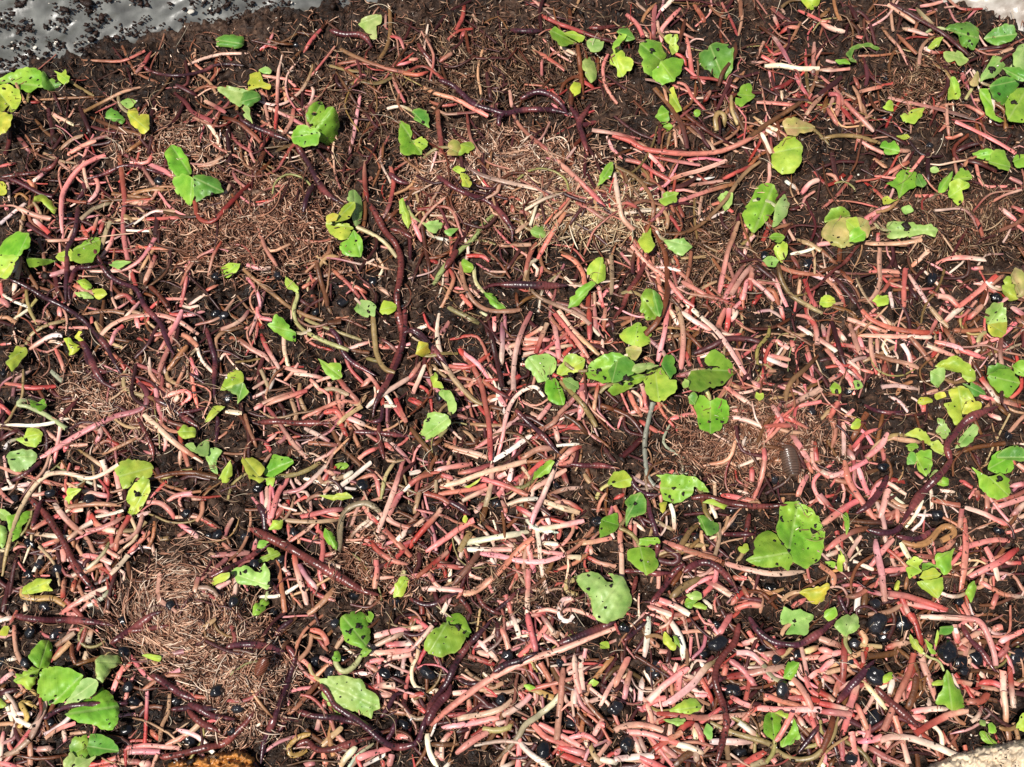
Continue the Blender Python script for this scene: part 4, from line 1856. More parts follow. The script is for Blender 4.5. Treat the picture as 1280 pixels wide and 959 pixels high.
S r 60 1200 160 1290 140
S w 40 740 185 850 195
S p 60 740 570 800 540 850 480
S p 60 430 830 560 850 680 890 800 930
S p 50 550 890 660 910 790 940
S r 60 500 810 530 890 560 960
S m 50 300 810 400 840 490 870
S o 60 290 820 280 930
S w 56 260 790 240 870 235 940
S d 60 100 720 200 710 320 700
S p 40 270 740 350 720
S rd 50 350 770 240 840 160 850
S o 40 810 710 890 660
S t 40 550 730 540 800
S p 50 1240 20 1290 60
S w 30 1140 740 1170 710
W 64 430 90 390 170 350 230 290 290 230 330
W^ 70 830 -10 770 70 690 150 620 230 560 320 520 390
W 60 520 400 470 440 390 450 300 430
S ro 64 40 560 130 490 220 440 310 420
W 50 480 470 570 490 640 480 700 440 760 420
W 40 120 840 150 910 180 960
K 400 40 60
K 730 340 80
K 1120 440 60
K 870 880 70
K 350 890 70
K 120 240 50
G golden hooked stem end curling round a dark gap
s u 50 520 505 580 525 650 520 700 490 740 440 790 410 835 420 840 460 800 480 760 500
G four-lobed lime seedling with olive centre
l y 640 690 570 730 550 700 550 640 590 605 650 620 620 660
l g 650 640 720 650 740 660 690 690 650 680
l g 730 620 740 580 800 570 845 550 830 600 820 680 780 715 750 680
l y 630 730 660 690 720 670 760 710 720 740 660 745
l y 640 750 720 745 770 730 770 820 740 860 700 840 650 800 615 760
G speckled round green leaf with dark centre near the right edge
l g 1060 100 990 60 955 40 990 90 1000 160 1050 215 1110 240 1180 225 1195 160 1180 110 1140 80
l g 1060 50 1070 0 1110 -60 1200 -60 1220 0 1200 70 1130 80
l d 1110 -20 1150 -70 1230 -90 1290 -60 1280 0
s t 40 1050 210 1050 300
c 1130 110 40
G little pale green leaf at the foot of the upright lime lobes
l g 730 130 760 95 800 110 800 150 760 160
l p 690 110 720 60 760 70 720 110
G small jagged green leaf at the left of the purple worm loop
l g 145 340 170 320 190 370 185 430 170 455 160 400
G yellow pointed leaf on a forked pale stem
l u 110 640 130 560 155 610 145 690 115 680
s t 46 0 650 60 690 90 720 85 780
s u 26 85 690 120 685
l g 40 630 100 640 90 670 50 650
G narrow green leaf lying beside the pink and white diagonal stem
l g 920 830 930 780 970 755 980 820 950 880
G small lime pod near the long red stem
l u 470 800 490 750 505 760 490 810
T 0 767
S w 50 0 45 90 20
S w 34 0 130 90 100
S w 34 40 170 40 210
S w 34 50 290 110 280
S tw 60 350 205 410 160 470 120
S t 50 330 290 390 230 440 180
S w 50 575 90 550 180
S w 46 545 240 525 300
S o 44 430 340 540 300 680 260
S p 40 870 290 890 325
S p 50 690 520 730 420 780 310
S p 50 0 430 50 390 100 360
S w 46 30 625 120 625 200 630
S w 30 270 680 265 700
S tp 50 280 780 370 720 470 685
S w 40 440 750 540 740
S p 40 395 720 410 800
S p 50 0 940 10 840 20 740
S p 50 0 930 110 960
S t 56 30 890 110 850 180 790
S o 40 110 885 220 905 330 900 420 880
S t 60 190 800 190 960
S m 44 220 850 330 840
S ro 60 285 570 250 650 215 730 180 800
S r 60 550 950 640 930 730 905
S p 56 770 870 890 860 1000 865
S p 50 780 840 900 825 1000 830 1120 840
S p 60 750 920 880 930
S p 60 870 940 950 940
S r 44 940 730 1000 790
S t 40 1060 500 1050 620 1010 710 1000 800
S w 20 1080 750 1180 680
S w 24 1120 800 1230 700
S t 30 950 150 1020 190 1130 210
S o 40 0 470 40 440
S d 60 0 500 120 470
W 60 90 10 180 30 300 40 430 40 560 50 720 75
W 66 690 190 780 130 860 80 950 10 1010 -10
W 50 800 110 930 95 1060 75
W^ 50 270 660 350 610 430 580 550 570 680 565 800 560
W 70 950 380 1040 440 1130 500 1230 540
W 56 1070 600 1180 590 1280 590 1360 600
W 60 1170 560 1240 590 1330 640 1470 660
W 60 1170 600 1230 660 1290 700 1380 740
W 60 1000 900 1120 880 1280 840 1400 810 1480 740 1540 680 1590 610
K 190 120 70
K 350 130 60
K 160 310 64
K 770 50 60
K 780 240 64
K 1110 550 64
K 310 690 56
K 790 730 70
K 1190 790 70
K 20 300 56
K 800 460 60
K 1230 740 60
G large bright green leaf cluster in the lower left corner
l g 245 345 215 320 180 260 230 200 270 165 320 185 320 260 300 330
l y 245 350 210 440 190 475 150 460 90 420 95 380 150 370 200 335
l g 330 565 280 560 240 510 245 420 260 350 340 330 430 345 500 380 515 400 470 490 400 545
l p 400 570 470 480 520 405 570 405 615 430 590 490 540 530 470 555
l g 410 630 500 555 590 510 640 465 700 520 740 580 740 660 700 720 640 725 580 690 490 680
s u 34 230 510 190 470
s u 40 600 650 560 600
c 318 550 24
c 682 690 14
c 487 540 12
G dark green cupped leaf pair at the bottom frame edge
l g 545 830 560 900 510 910 450 880 435 820 470 770 540 760
l d 545 830 570 755 640 765 720 810 740 860 680 870 620 880 560 900
l p 400 965 400 920 440 870 470 900 460 965
l p 460 965 480 900 540 910 600 890 560 940 540 965
c 625 815 10
G pale withered leaf under a black hull
l b 640 430 600 410 600 290 650 260 690 245 740 270 760 310 700 340
l p 600 300 650 260 740 270 755 310 690 350 640 430 605 400
G yellow curling sprout hook in the lower left corner
s u 40 230 590 180 560 130 560 150 600 170 650 130 700 70 735
G flat lime leaf strip resting on brown fibre
l y 890 260 940 250 1000 265 990 300 930 280
G small yellow sprout bits at the left frame edge
l u 0 110 30 75 55 95 40 130 5 135
l y -20 540 10 535 35 570 20 590 -20 590
T 256 767
S p 60 660 100 730 120 770 190
S t 40 670 130 650 220 590 290
S w 34 860 200 950 270
S p 50 720 270 800 310
S p 60 1060 140 1160 115 1290 95
S w 50 1040 220 1130 170 1240 120
S p 60 1130 195 1290 185
S p 60 1030 250 1150 240 1290 230
S p 60 1010 310 1080 360
S w 50 1170 275 1290 255
S p 46 1030 300 1120 285
S r 70 1030 480 1100 450 1190 450
S p 60 1090 510 1180 505
S r 50 740 610 750 540
S p 50 700 730 720 660
S t 50 730 830 790 770 860 710
S t 50 740 870 760 960
S tw 70 840 960 890 890 940 840
S p 60 920 920 1020 880 1160 840
S w 44 980 960 1050 920 1130 880
S p 60 1150 960 1170 880
S r 50 1110 920 1120 960
S m 50 620 950 700 930
S to 44 510 640 580 580 640 510 710 430
S p 60 1190 770 1270 765
S t 20 540 220 580 170 640 130
W 60 130 210 220 195 320 195 420 215 500 240
W 56 510 200 560 270 540 360 500 480 460 590 420 690 370 810 350 940
W 50 440 140 490 80 550 40
W 56 580 610 680 640 800 650 900 670 990 690 1060 740 1110 790
W^ 56 720 440 770 500 810 570 880 620 960 670 1020 720 1100 790 1180 830 1260 830 1330 800 1360 720 1390 620
W 56 570 830 640 800 700 850 790 850 890 820 980 790 1060 770
W 46 1100 650 1150 580 1190 510 1240 500
W 44 1130 800 1170 740 1200 660
W 60 1390 640 1420 560 1480 480 1520 420 1560 330 1620 230 1680 160 1740 100 1790 40
K 75 485 60
K 205 590 60
K 810 60 50
K 490 180 44
K 860 290 50
K 1125 370 60
K 1240 690 64
K 690 300 70
K 1210 380 60
K 530 660 50
K 170 730 60
K 790 370 70
G speckled pale green leaf with a curled shoot at its base
l g 1010 200 1040 220 960 210 880 170 850 100 850 30 880 0 960 -10 1010 10 1020 80 1035 150
l g 1010 10 1020 -20 1050 10 1040 50 1020 50
l g 970 250 1000 215 1040 230 1010 270 980 270
s y 44 980 260 940 320 890 360 850 355 820 310 820 270
l g 800 270 815 230 850 260 840 290 810 295
c 955 80 36
c 905 115 24
c 990 145 20
c 895 165 14
G large pale oval leaf with a worm draped over it
l p 720 420 770 395 850 390 920 400 980 420 1010 470 1060 500 1090 540 1095 590 1050 610 1040 660 990 630 900 600 850 630 790 600 740 510
c 885 430 8
c 825 440 8
G golden looped stem end clasping the tip of a worm
s u 44 640 850 590 880 540 885 525 840 560 790 620 760 660 755
T 512 767
S w 50 0 95 90 80
S p 40 0 190 60 190
S p 40 0 260 60 255
S p 50 160 270 210 320
S w 44 430 170 490 230 550 290
S pr 50 370 265 440 290 530 320
S p 50 430 240 500 260
S m 50 640 0 670 90 690 150
S d 60 550 60 555 180
S p 60 570 80 600 150 620 220
S p 56 680 270 760 200 820 130 860 70
S m 50 830 20 880 90 920 150
S t 34 920 150 940 100
S m 70 735 0 760 110 790 240
S p 50 760 10 860 0
S p 46 960 260 970 320
S w 44 590 75 690 40
S p 40 1100 0 1180 40
S t 40 860 0 890 50
S r 70 960 340 950 480 935 620 920 790
S m 50 820 310 870 400 920 500
S p 60 1030 250 1040 400 1070 500
S p 44 1040 460 1070 560 1150 640
S p 50 1075 250 1070 350 1080 480
S p 40 1100 220 1090 280
S w 46 990 375 1090 345 1200 325
S r 46 0 520 90 495
S p 50 270 500 360 490
S w 44 120 490 180 480
S r 44 20 530 60 580 100 620
S r 44 370 540 380 630
S t 44 460 480 540 495 640 485 720 440 720 400
S p 60 200 715 290 700 420 680 560 650
S rp 56 560 650 650 600 720 550 755 510
S w 60 260 670 360 645 480 625 580 590 640 540
S p 40 540 690 600 675
S g 50 460 720 540 730 620 710 640 660
S r 60 290 875 360 820 420 780 490 740
S w 60 110 750 120 850 150 920 180 965
S o 40 130 815 220 820 310 815
S o 50 250 910 265 960
S p 60 770 690 850 770 950 810 1030 850
S w 50 790 700 870 760
S p 60 810 690 940 760 1050 820 1110 860
S r 70 920 870 1020 910 1130 950
S r 60 930 830 1060 870 1110 870
S ow 70 510 960 600 860 680 770 720 700 800 640 900 560 960 480 995 430
S w 60 680 800 760 880 880 960
S p 50 690 770 680 960
S p 50 1190 580 1240 480 1290 390
S p 60 1180 680 1220 700
S r 40 1080 510 1130 570
S w 44 1100 790 1120 840
S p 44 1180 890 1260 790
S w 50 1190 910 1290 930
S p 50 1080 880 1090 900
S p 50 1050 770 1080 740
S t 30 1040 690 1080 740 1120 800
S p 44 1150 760 1210 660
S ut 46 1130 810 1150 880 1210 950
S tw 40 0 130 50 170 50 260 15 340 20 430 60 470 120 470
S pw 64 130 700 240 600 370 500 500 410 650 330 800 270 950 225 1130 150 1290 90
W 64 930 190 1040 150 1160 100 1290 50
W 60 520 370 600 320 700 290 800 240
W 36 300 410 370 440 450 430
W 70 110 700 140 620 190 550 240 500 260 440
K 870 215 56
K 610 260 56
K 800 390 56
K 570 540 50
K 110 370 80
K 20 660 50
K 860 620 60
K 1000 680 60
K 840 850 80
K 1280 600 70
K 940 310 44
G round green leaf with bitten top beside the swollen worm
l g 240 60 230 30 260 10 310 0 350 30 365 80 385 120 370 150 340 140 330 100 290 70
l g 240 50 250 80 320 95 345 150 330 200 280 240 200 265 120 250 90 210 110 150 160 90
c 300 80 34
c 340 120 20
c 225 148 12
G yellow-stemmed seedling lying in the dark gap
s u 50 730 460 790 480 900 530
l y 720 450 750 440 790 465 750 480
s u 36 1270 270 1210 340 1150 420
l y 1120 440 1150 410 1175 430 1150 450
G tiny square lime leaf bit on black soil
l y 1190 190 1240 180 1245 215 1195 215
T 768 767
S p 60 650 130 690 70 730 0
S w 70 215 20 205 150 185 290
S w 60 340 30 390 110 425 190 430 290
S t 60 220 160 280 210
S p 44 280 235 350 240
S p 60 0 460 40 370 90 270
S m 60 60 540 80 440 100 360
S w 50 175 400 160 560
S p 40 390 310 370 370
S w 40 540 300 560 340
S p 60 410 330 400 480
S p 70 210 550 300 460 390 390 460 340
S o 30 210 500 280 420 380 360
S p 60 180 590 260 540 370 520
S r 50 540 410 590 500 620 580
S p 50 560 400 580 460
S p 70 390 490 400 420
S wg 60 230 570 330 560 420 500 500 430 560 350 640 285
S p 60 720 290 800 350 890 460
S p 50 700 320 680 400
S p 40 500 510 580 510
S w 60 800 190 890 160
S o 44 880 130 960 190 1010 230
S tr 60 920 260 1000 250 1080 230
S rp 70 700 400 830 380 950 355 1070 330
S p 56 930 390 1000 410
S p 60 1100 390 1170 470 1220 560 1250 650
S p 50 1190 400 1230 480 1270 510
S w 60 1190 240 1270 210
S p 50 1190 280 1290 270
S p 50 1220 400 1290 350
S w 60 1090 440 1140 430
S p 60 730 520 800 560 880 590
S p 70 890 590 1030 600 1160 600 1290 600
S p 56 940 510 1060 550 1200 590
S r 60 1070 530 1180 530 1290 545
S^ rp 80 210 620 350 630 500 650 680 645 880 625
S p 50 210 630 210 700
S r 50 250 640 260 710
S p 60 200 600 150 600
S p 80 0 730 80 700 200 700 320 740
S p 60 80 740 200 750 330 790 480 830
S r 60 390 760 440 700 500 680
S w 60 350 690 350 780
S w 60 505 680 510 800
S w 60 510 830 515 930
S wt 60 340 810 450 830 570 880
S r 56 220 870 320 800 420 740
S t 50 140 740 170 810 200 870
S r 50 120 770 150 850 170 900
S w 70 0 910 150 895 250 890
S p 80 160 900 250 940 330 980
S w 60 300 830 400 910
S o 70 370 960 430 900 490 870
S o 50 520 960 540 900
S p 50 530 740 560 830
S w 70 600 800 740 800 860 805
S w 50 780 680 900 770
S t 50 880 730 930 680
S t 60 700 810 720 960
S r 80 770 960 860 910 950 860
S t 60 840 960 940 920
S p 60 970 880 1010 930
S m 50 500 680 560 790
S g 60 600 680 700 730 830 770 960 810 1030 870 1130 910 1240 900 1300 850 1370 760 1400 640
S w 60 760 245 850 250 920 310 980 380 1060 410
S^ p 56 1010 800 1060 720 1110 620
S p 60 1230 640 1260 740 1280 830
S p 50 1150 640 1180 700
S p 50 660 690 670 740
S p 60 0 880 40 850
S p 44 450 770 500 790
W^ 60 780 60 750 180 690 250 640 330 630 420 660 520 690 600 700 690 680 780 660 860 630 960
W 60 840 20 900 110 980 170 1060 190 1160 190 1280 120 1360 50 1420 -10
W 50 60 170 120 120 200 50
W 44 1280 700 1230 770 1150 870
W 50 590 470 640 420 700 400
K 560 240 80
K 650 190 90
K 60 90 60
K 70 810 100
K 780 870 70
K 920 220 50
K 1050 480 80
K 740 480 70
K 250 350 90
K 640 70 50
K 20 580 60
K 1010 290 60
G slender lime half-leaf tucked under the bright pink stem
l y 345 610 390 570 470 530 520 545 545 580 520 610 440 625
l p 310 665 380 660 440 655 430 690 390 700
G cream split seed leaf with a green tip
l u 300 150 320 120 360 160 390 200 380 230 330 205
l g 370 150 400 150 410 210 385 190
G upright lime seedling with black cap on a bowed yellow stem
l g 1060 400 1070 340 1090 300 1150 310 1140 360 1100 410
s y 40 930 320 980 390 1040 420 1080 390
k 1135 265 60
G vivid green leaf split by a pink stem
l g 1000 780 960 770 930 710 945 630 980 615 1040 660 1030 720
l y 1060 640 1000 620 1050 610 1090 625 1080 660
l g 1050 830 1040 800 1100 740 1120 660 1140 710 1160 780 1120 810 1070 835
G pale holed leaf at the end of a dark worm
l p 1110 60 1050 70 1045 20 1060 -40 1110 -20 1160 -30 1200 0 1245 10 1240 40 1210 60 1220 110 1190 140 1130 120 1070 130
c 1122 48 24
G pale leaf crumb under the white stem crossing
l p 560 740 580 695 615 720 610 780 580 780
T 1024 767
S p 60 0 155 70 180 140 205
S p 60 0 220 80 245
S p 60 0 290 60 260 140 240
S w 50 0 280 70 260 120 230
S p 60 0 370 50 320 90 290
S pr 70 160 160 155 280 150 390 130 460
S p 70 90 530 120 440 150 380
S t 50 260 110 290 160 270 210
S o 60 300 265 390 260 480 245
S r 60 420 215 490 190 570 180
S m 44 270 240 280 330
S t 50 150 320 230 380
S p 60 20 390 100 430
S r 60 0 490 60 520 90 550
S r 90 0 560 100 580 210 610
S p 80 0 610 100 620 200 630
S p 60 190 580 220 500 240 430
S p 60 140 770 170 680 200 600
S p 60 230 560 270 650 310 750
S w 50 270 420 340 500 420 600
S r 70 580 0 610 80 630 150 640 200
S p 60 840 70 870 190
S p 70 630 200 650 310 690 420 730 540
S p 44 590 250 550 370 530 420
S o 60 610 390 590 500 550 610
S pw 70 590 250 560 370 500 500 450 620 400 730
S p 60 620 370 590 430 550 500
S p 56 560 620 660 600 760 595 830 600
S rp 70 600 750 700 690 820 630 930 605
S p 60 470 640 500 730 530 830 560 940
S p 50 580 650 660 650
S p 60 250 800 330 790 390 770
S rw 60 380 790 460 770 570 780 700 820 840 880 1010 960
S pr 60 300 830 420 900 560 960
S o 60 350 820 400 740
S p 60 200 740 220 850 245 960
S p 50 140 780 150 920
S p 60 60 720 40 800 20 880
S o 60 90 640 60 760 10 880
S r 60 0 760 30 880 40 940
S w 50 0 930 40 960
S o 50 60 960 100 900
S p 60 280 820 300 780 310 700
S w 44 170 880 240 850
S p 60 430 800 430 860
S m 50 460 410 440 500
S r 80 560 0 600 60
S p 60 720 240 760 280 810 320
S p 44 1020 290 1040 330
S p 60 890 180 1010 110
S p 50 950 130 1010 110
S p 60 870 200 920 230
S p 60 1110 190 1200 140 1290 100
S o 44 1200 200 1280 150
S p 60 1080 100 1140 80
S m 60 1120 270 1180 210
S r 70 990 440 1080 430 1170 470
S w 44 1000 455 1080 470 1150 480
S r 60 920 540 1000 550 1060 500
S o 50 1000 520 1110 545
S r 60 1190 330 1200 450 1215 590
S p 60 1150 360 1150 480 1160 540
S w 56 1150 490 1165 600 1165 680
S t 60 1170 680 1185 760 1190 850
S p 50 860 420 950 440
S p 56 1000 370 1040 400
S w 50 850 90 860 130
S rp 80 630 20 760 25 900 30 1000 50 1050 130 1090 240 1105 330
W 70 350 460 430 540 520 620 620 710
W 70 110 560 180 480 250 400 310 330 350 290
W 50 890 70 940 160 1010 230 1070 320 1110 370
K 360 60 100
K 510 60 100
K 410 130 80
K 220 185 56
K 800 235 110
K 880 310 80
K 970 275 90
K 1220 270 110
K 350 390 100
K 910 360 60
K 190 300 44
K 200 910 60
K 340 650 100
K 700 850 70
G heart-shaped pale leaf on the dark worm end
l p 165 140 120 110 95 70 150 20 220 0 245 30 250 90 200 120
l g 30 20 50 -20 100 -40 110 10 60 40
G kite-shaped lime green leaf standing on an orange stem
l g 830 600 780 570 740 570 735 540 770 470 780 400 800 360 830 400 850 450 890 500 905 590
l y 705 430 775 415 775 445 710 450
G slim lime seedling leaf beside black hulls with a dark curled leaf
l y 570 130 600 160 650 230 640 250 600 220 565 170
s y 24 640 240 690 275 750 300 780 360
l d 760 90 830 75 840 110 790 130 750 130
l y 720 190 740 100 750 130 730 210
l y 660 160 700 200 730 250 700 250
G tiny two-leaved green sprout on bare black soil
l g 1060 740 1055 690 1080 680 1115 735 1080 750
l g 1070 820 1005 770 1005 740 1050 735 1070 770 1110 810
s g 16 1060 740 1070 770
l p 1005 690 1010 665 1040 675 1035 700
G bright lime leaf scrap cut by the right frame edge
l y 1230 710 1270 630 1310 620 1310 730 1240 730
G olive seed leaf under a round black hull
l y 400 430 410 380 450 370 460 400 430 430
"""
PAL = {'p': (226, 140, 132), 'r': (178, 70, 60), 'w': (240, 218, 194), 't': (186, 142, 110), 'o': (112, 70, 40), 'd': (78, 36, 34),
       'm': (168, 104, 102), 'g': (152, 136, 86), 'gr': (158, 152, 132), 'y': (178, 166, 116), 'u': (180, 142, 84)}
PNAME = {'p': 'pink', 'r': 'red', 'w': 'cream-white', 't': 'tan', 'o': 'brown', 'd': 'dark maroon', 'm': 'mauve', 'g': 'olive', 'gr': 'grey', 'y': 'yellow-green', 'u': 'golden'}
LEAFPAL = {'g': (130, 182, 56), 'd': (94, 150, 58), 'y': (174, 200, 74), 'p': (164, 196, 114), 'u': (200, 202, 72), 'b': (186, 164, 112)}
stems, worms, hulls, plants = [], [], [], []
ox = oy = 0
for line in DATA.strip().splitlines():
    t = line.split()
    P = lambda a: [(ox + float(a[k]) / 5, oy + float(a[k + 1]) / 5) for k in range(0, len(a) - 1, 2)]
    k = t[0]
    if k == 'T': ox, oy = int(t[1]), int(t[2])
    elif k in ('S', 'S^'): stems.append(dict(c=t[1], w=float(t[2]) / 5 * 0.74 * rng.uniform(0.82, 1.08), p=P(t[3:]), top=k == 'S^'))
    elif k in ('W', 'W^'): worms.append(dict(w=float(t[1]) / 5 * 0.78, p=P(t[2:]), top=k == 'W^'))
    elif k == 'K': hulls.append(dict(x=ox + float(t[1]) / 5, y=oy + float(t[2]) / 5, d=float(t[3]) / 5))
    elif k == 'G': plants.append(dict(label=' '.join(t[1:]), l=[], s=[], k=[], c=[]))
    elif k == 'l': plants[-1]['l'].append((t[1], P(t[2:])))
    elif k == 's': plants[-1]['s'].append((t[1], float(t[2]) / 5 * 0.8, P(t[3:])))
    elif k == 'k': plants[-1]['k'].append((ox + float(t[1]) / 5, oy + float(t[2]) / 5, float(t[3]) / 5))
    elif k == 'c': plants[-1]['c'].append((ox + float(t[1]) / 5, oy + float(t[2]) / 5, float(t[3]) / 5))
for s in stems: s['w'] = min(s['w'], (6.4 + s['p'][0][1] / 959 * 2.6) * rng.uniform(0.85, 1.05))
# hulls that a seedling carries are parts of that seedling
for g in plants:
    big = [(c, p) for c, p in g['l'] if np.ptp([q[0] for q in p]) * np.ptp([q[1] for q in p]) > 260]
    if g['s'] or not big or rng.random() < 0.3: continue
    p = np.array(big[0][1]); d = p[0] - p.mean(0); d /= np.linalg.norm(d) + 1e-9; n_ = np.array([-d[1], d[0]]) * rng.choice([-1, 1])
    L = rng.uniform(14, 30)
    q = [tuple(p[0] - d * 2), tuple(p[0] + d * L * 0.4 + n_ * L * 0.08), tuple(p[0] + d * L * 0.75 + n_ * L * 0.3), tuple(p[0] + d * L + n_ * L * 0.6)]
    if 0 < q[-1][0] < 1280 and 0 < q[-1][1] < 959: g['s'].append((['y', 't', 'gw', 'g'][rng.integers(4)], 4.2 + p[0][1] / 959 * 1.6, q))
held = [(x, y) for g in plants for (x, y, d) in g['k']]
hulls = [h for h in hulls if all((h['x'] - x) ** 2 + (h['y'] - y) ** 2 > 36 for x, y in held)]
_keep = []
for h in hulls:
    if all((h['x'] - q['x']) ** 2 + (h['y'] - q['y']) ** 2 > 25 for q in _keep): _keep.append(h)
for x, y in [(35, 678), (76, 713), (48, 703), (234, 643), (262, 671), (310, 673), (368, 666), (290, 751), (343, 766), (35, 789), (65, 794), (151, 782), (156, 814), (30, 829), (222, 877),
             (169, 877), (60, 908), (247, 923), (292, 913), (388, 827), (416, 776), (497, 754), (481, 842), (532, 845), (509, 902), (454, 605), (318, 706), (270, 392), (398, 385), (425, 385), (470, 352)]:
    if all((x - q['x']) ** 2 + (y - q['y']) ** 2 > 70 for q in _keep) and all((x - a) ** 2 + (y - b) ** 2 > 70 for a, b in held): _keep.append(dict(x=x, y=y, d=9.0 + y / 959 * 3))
hulls = _keep

def codes(c):
    if c in PAL: return [c, c]
    return ['gr' if c[:2] == 'gr' else c[0], c[-1]]

def stem_colours(c, n_, y=600.0):
    a, b = (lin(*PAL[k]) for k in codes(c))
    j = (1 + rng.normal(0, 0.09, 3)) * rng.uniform(0.72, 1.12)
    t = np.linspace(0, 1, n_); t = t * t * (3 - 2 * t)
    col = (a[None] * (1 - t[:, None]) + b[None] * t[:, None]) * j
    if c[0] in 'prmw':      # flesh pales to cream or deepens to red or tan along its length
        for k in range(2):
            o_ = lin(*[(244, 224, 198), (206, 92, 84), (186, 140, 104), (240, 170, 172)][rng.choice(4, p=[.42, .2, .22, .16])])
            e = np.linspace(0, 1, n_) if rng.random() < 0.5 else np.linspace(1, 0, n_)
            m = (np.clip((e - rng.uniform(0, 0.6)) * 2.2, 0, 1) * rng.uniform(0.1, 0.7))[:, None]
            col = col * (1 - m) + o_ * m
    if rng.random() < 0.5 - 0.4 * min(max((y - 80) / 420, 0), 1):      # browner stems are commoner at the far side
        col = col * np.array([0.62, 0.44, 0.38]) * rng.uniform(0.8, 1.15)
    elif rng.random() < 0.3: col = col * np.array([0.80, 0.66, 0.60])
    q = np.linspace(0, 1, n_) * rng.uniform(2, 7)
    col = col * (0.9 + 0.2 * vnoise(q + rng.uniform(0, 99), q * 0 + 0.5, 77))[:, None]
    # browner bruised stretch or end now and then
    if rng.random() < 0.45:
        k = rng.uniform(-0.1, 1.1); w = rng.uniform(0.08, 0.25)
        m = np.exp(-((np.linspace(0, 1, n_) - k) / w) ** 2)[:, None] * rng.uniform(0.2, 0.6)
        col = col * (1 - m) + col * np.array([0.66, 0.48, 0.4]) * m
    return np.clip(col, 0.005, 0.92)

def stem_geo(G, s, step=4.0, sides=8):
    path = spline(s['p'], step)
    if len(path) > 3: path[1:-1] += rng.normal(0, 0.12, (len(path) - 2, 2))
    z, r = rest(path, s['w'] / 2, 3)
    if s.get('lift') is not None:                       # seedling stem: starts at the leaf, runs down to the bed
        t = np.clip(np.linspace(0, 1, len(path)) / 0.45, 0, 1); t = t * t * (3 - 2 * t)
        z = np.maximum(z, s['lift'] * (1 - t) + z * t)
    rad = r * (1 + 0.05 * np.sin(np.linspace(0, rng.uniform(4, 14), len(path)) + rng.uniform(0, 6))) * rng.uniform(0.94, 1.04)
    tt = np.linspace(0, 1, len(path))
    for e in (tt, 1 - tt):          # many ends thin out and run under their neighbours or into the soil
        q = rng.random()
        if s.get('lift') is None and q < 0.5:
            k = np.clip(1 - e / rng.uniform(0.12, 0.3), 0, 1)
            z = z - k * r * rng.uniform(0.8, 2.4); rad = rad * (1 - k * rng.uniform(0.1, 0.65))
        elif q < 0.8: rad = rad * (1 - 0.3 * np.clip(1 - e / 0.1, 0, 1))
    p3 = at(path[:, 0], path[:, 1], z)
    v, f = tube(p3, rad, sides, rng.choice([rng.uniform(0.3, 0.6), rng.uniform(0.6, 0.95)], p=[0.35, 0.65]), ph=rng.uniform(0, 1))
    # cuts are slanted and uneven
    nb = len(path) * sides
    for k0, k1 in ((0, nb), (nb - sides, nb + sides)):
        j_ = rng.normal(0, 0.14, (sides, 3)) * r[0]
        v[k0:k0 + sides] += j_; v[k1:k1 + sides] += j_
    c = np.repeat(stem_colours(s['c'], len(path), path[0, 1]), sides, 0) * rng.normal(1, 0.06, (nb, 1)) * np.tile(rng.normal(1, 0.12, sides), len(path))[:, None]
    c = np.concatenate([c, c[:sides] * 0.8 + 0.04, c[-sides:] * 0.8 + 0.04])
    k3 = max(1, nb // 3)
    s['real'] = (c[:k3].mean(0), c[nb - k3:nb].mean(0))
    G.add(v, f, c)
    stamp(path[:, 0], path[:, 1], z + r * 0.75, s['w'] / 2)
    return p3[0] * 0.5 + p3[-1] * 0.5

things = []      # (object, kind, px, py, attributes) that get their label at the end

def lump(c3, r3, segs, rings, rough, yaw, col, seed, pitch=0.0):
    """rounded uneven body"""
    th = np.linspace(0, math.pi, rings + 1)[1:-1]; ph = np.linspace(0, 2 * math.pi, segs, endpoint=False)
    T, F_ = np.meshgrid(th, ph, indexing='ij')
    d = np.stack([np.sin(T) * np.cos(F_), np.sin(T) * np.sin(F_), np.cos(T)], -1).reshape(-1, 3)
    d = np.concatenate([[[0, 0, 1]], d, [[0, 0, -1]]])
    q = 1 + rough * (2 * vnoise(d[:, 0] * 2.1 + d[:, 2] * 1.7 + 9 + seed, d[:, 1] * 2.1 - d[:, 2] * 1.3 + 9 + 2 * seed, 11) - 1)
    v = d * q[:, None] * np.asarray(r3)
    cp, sp = math.cos(pitch), math.sin(pitch)
    v = np.stack([v[:, 0] * cp + v[:, 2] * sp, v[:, 1], -v[:, 0] * sp + v[:, 2] * cp], -1)
    cy, sy = math.cos(yaw), math.sin(yaw)
    v = np.stack([v[:, 0] * cy - v[:, 1] * sy, v[:, 0] * sy + v[:, 1] * cy, v[:, 2]], -1) + c3
    f = []
    n_ = len(v) - 1; R = rings - 1
    for m in range(segs):
        f.append((0, 1 + m, 1 + (m + 1) % segs))
        f.append((n_, 1 + (R - 1) * segs + (m + 1) % segs, 1 + (R - 1) * segs + m))
        for k in range(R - 1):
            a = 1 + k * segs
            f.append((a + m, a + segs + m, a + segs + (m + 1) % segs, a + (m + 1) % segs))
    return v, f

# ------------------------------------------------------------------ fibre clumps
TONES = {'tan': [(206, 162, 132), (160, 110, 84), (236, 208, 182), (106, 68, 50)], 'brown': [(172, 120, 92), (124, 80, 58), (216, 174, 144), (84, 52, 38)],
         'dark': [(92, 62, 42), (66, 44, 30), (138, 104, 76), (170, 140, 108)], 'straw': [(214, 186, 146), (170, 132, 96), (232, 214, 184), (134, 100, 72)]}

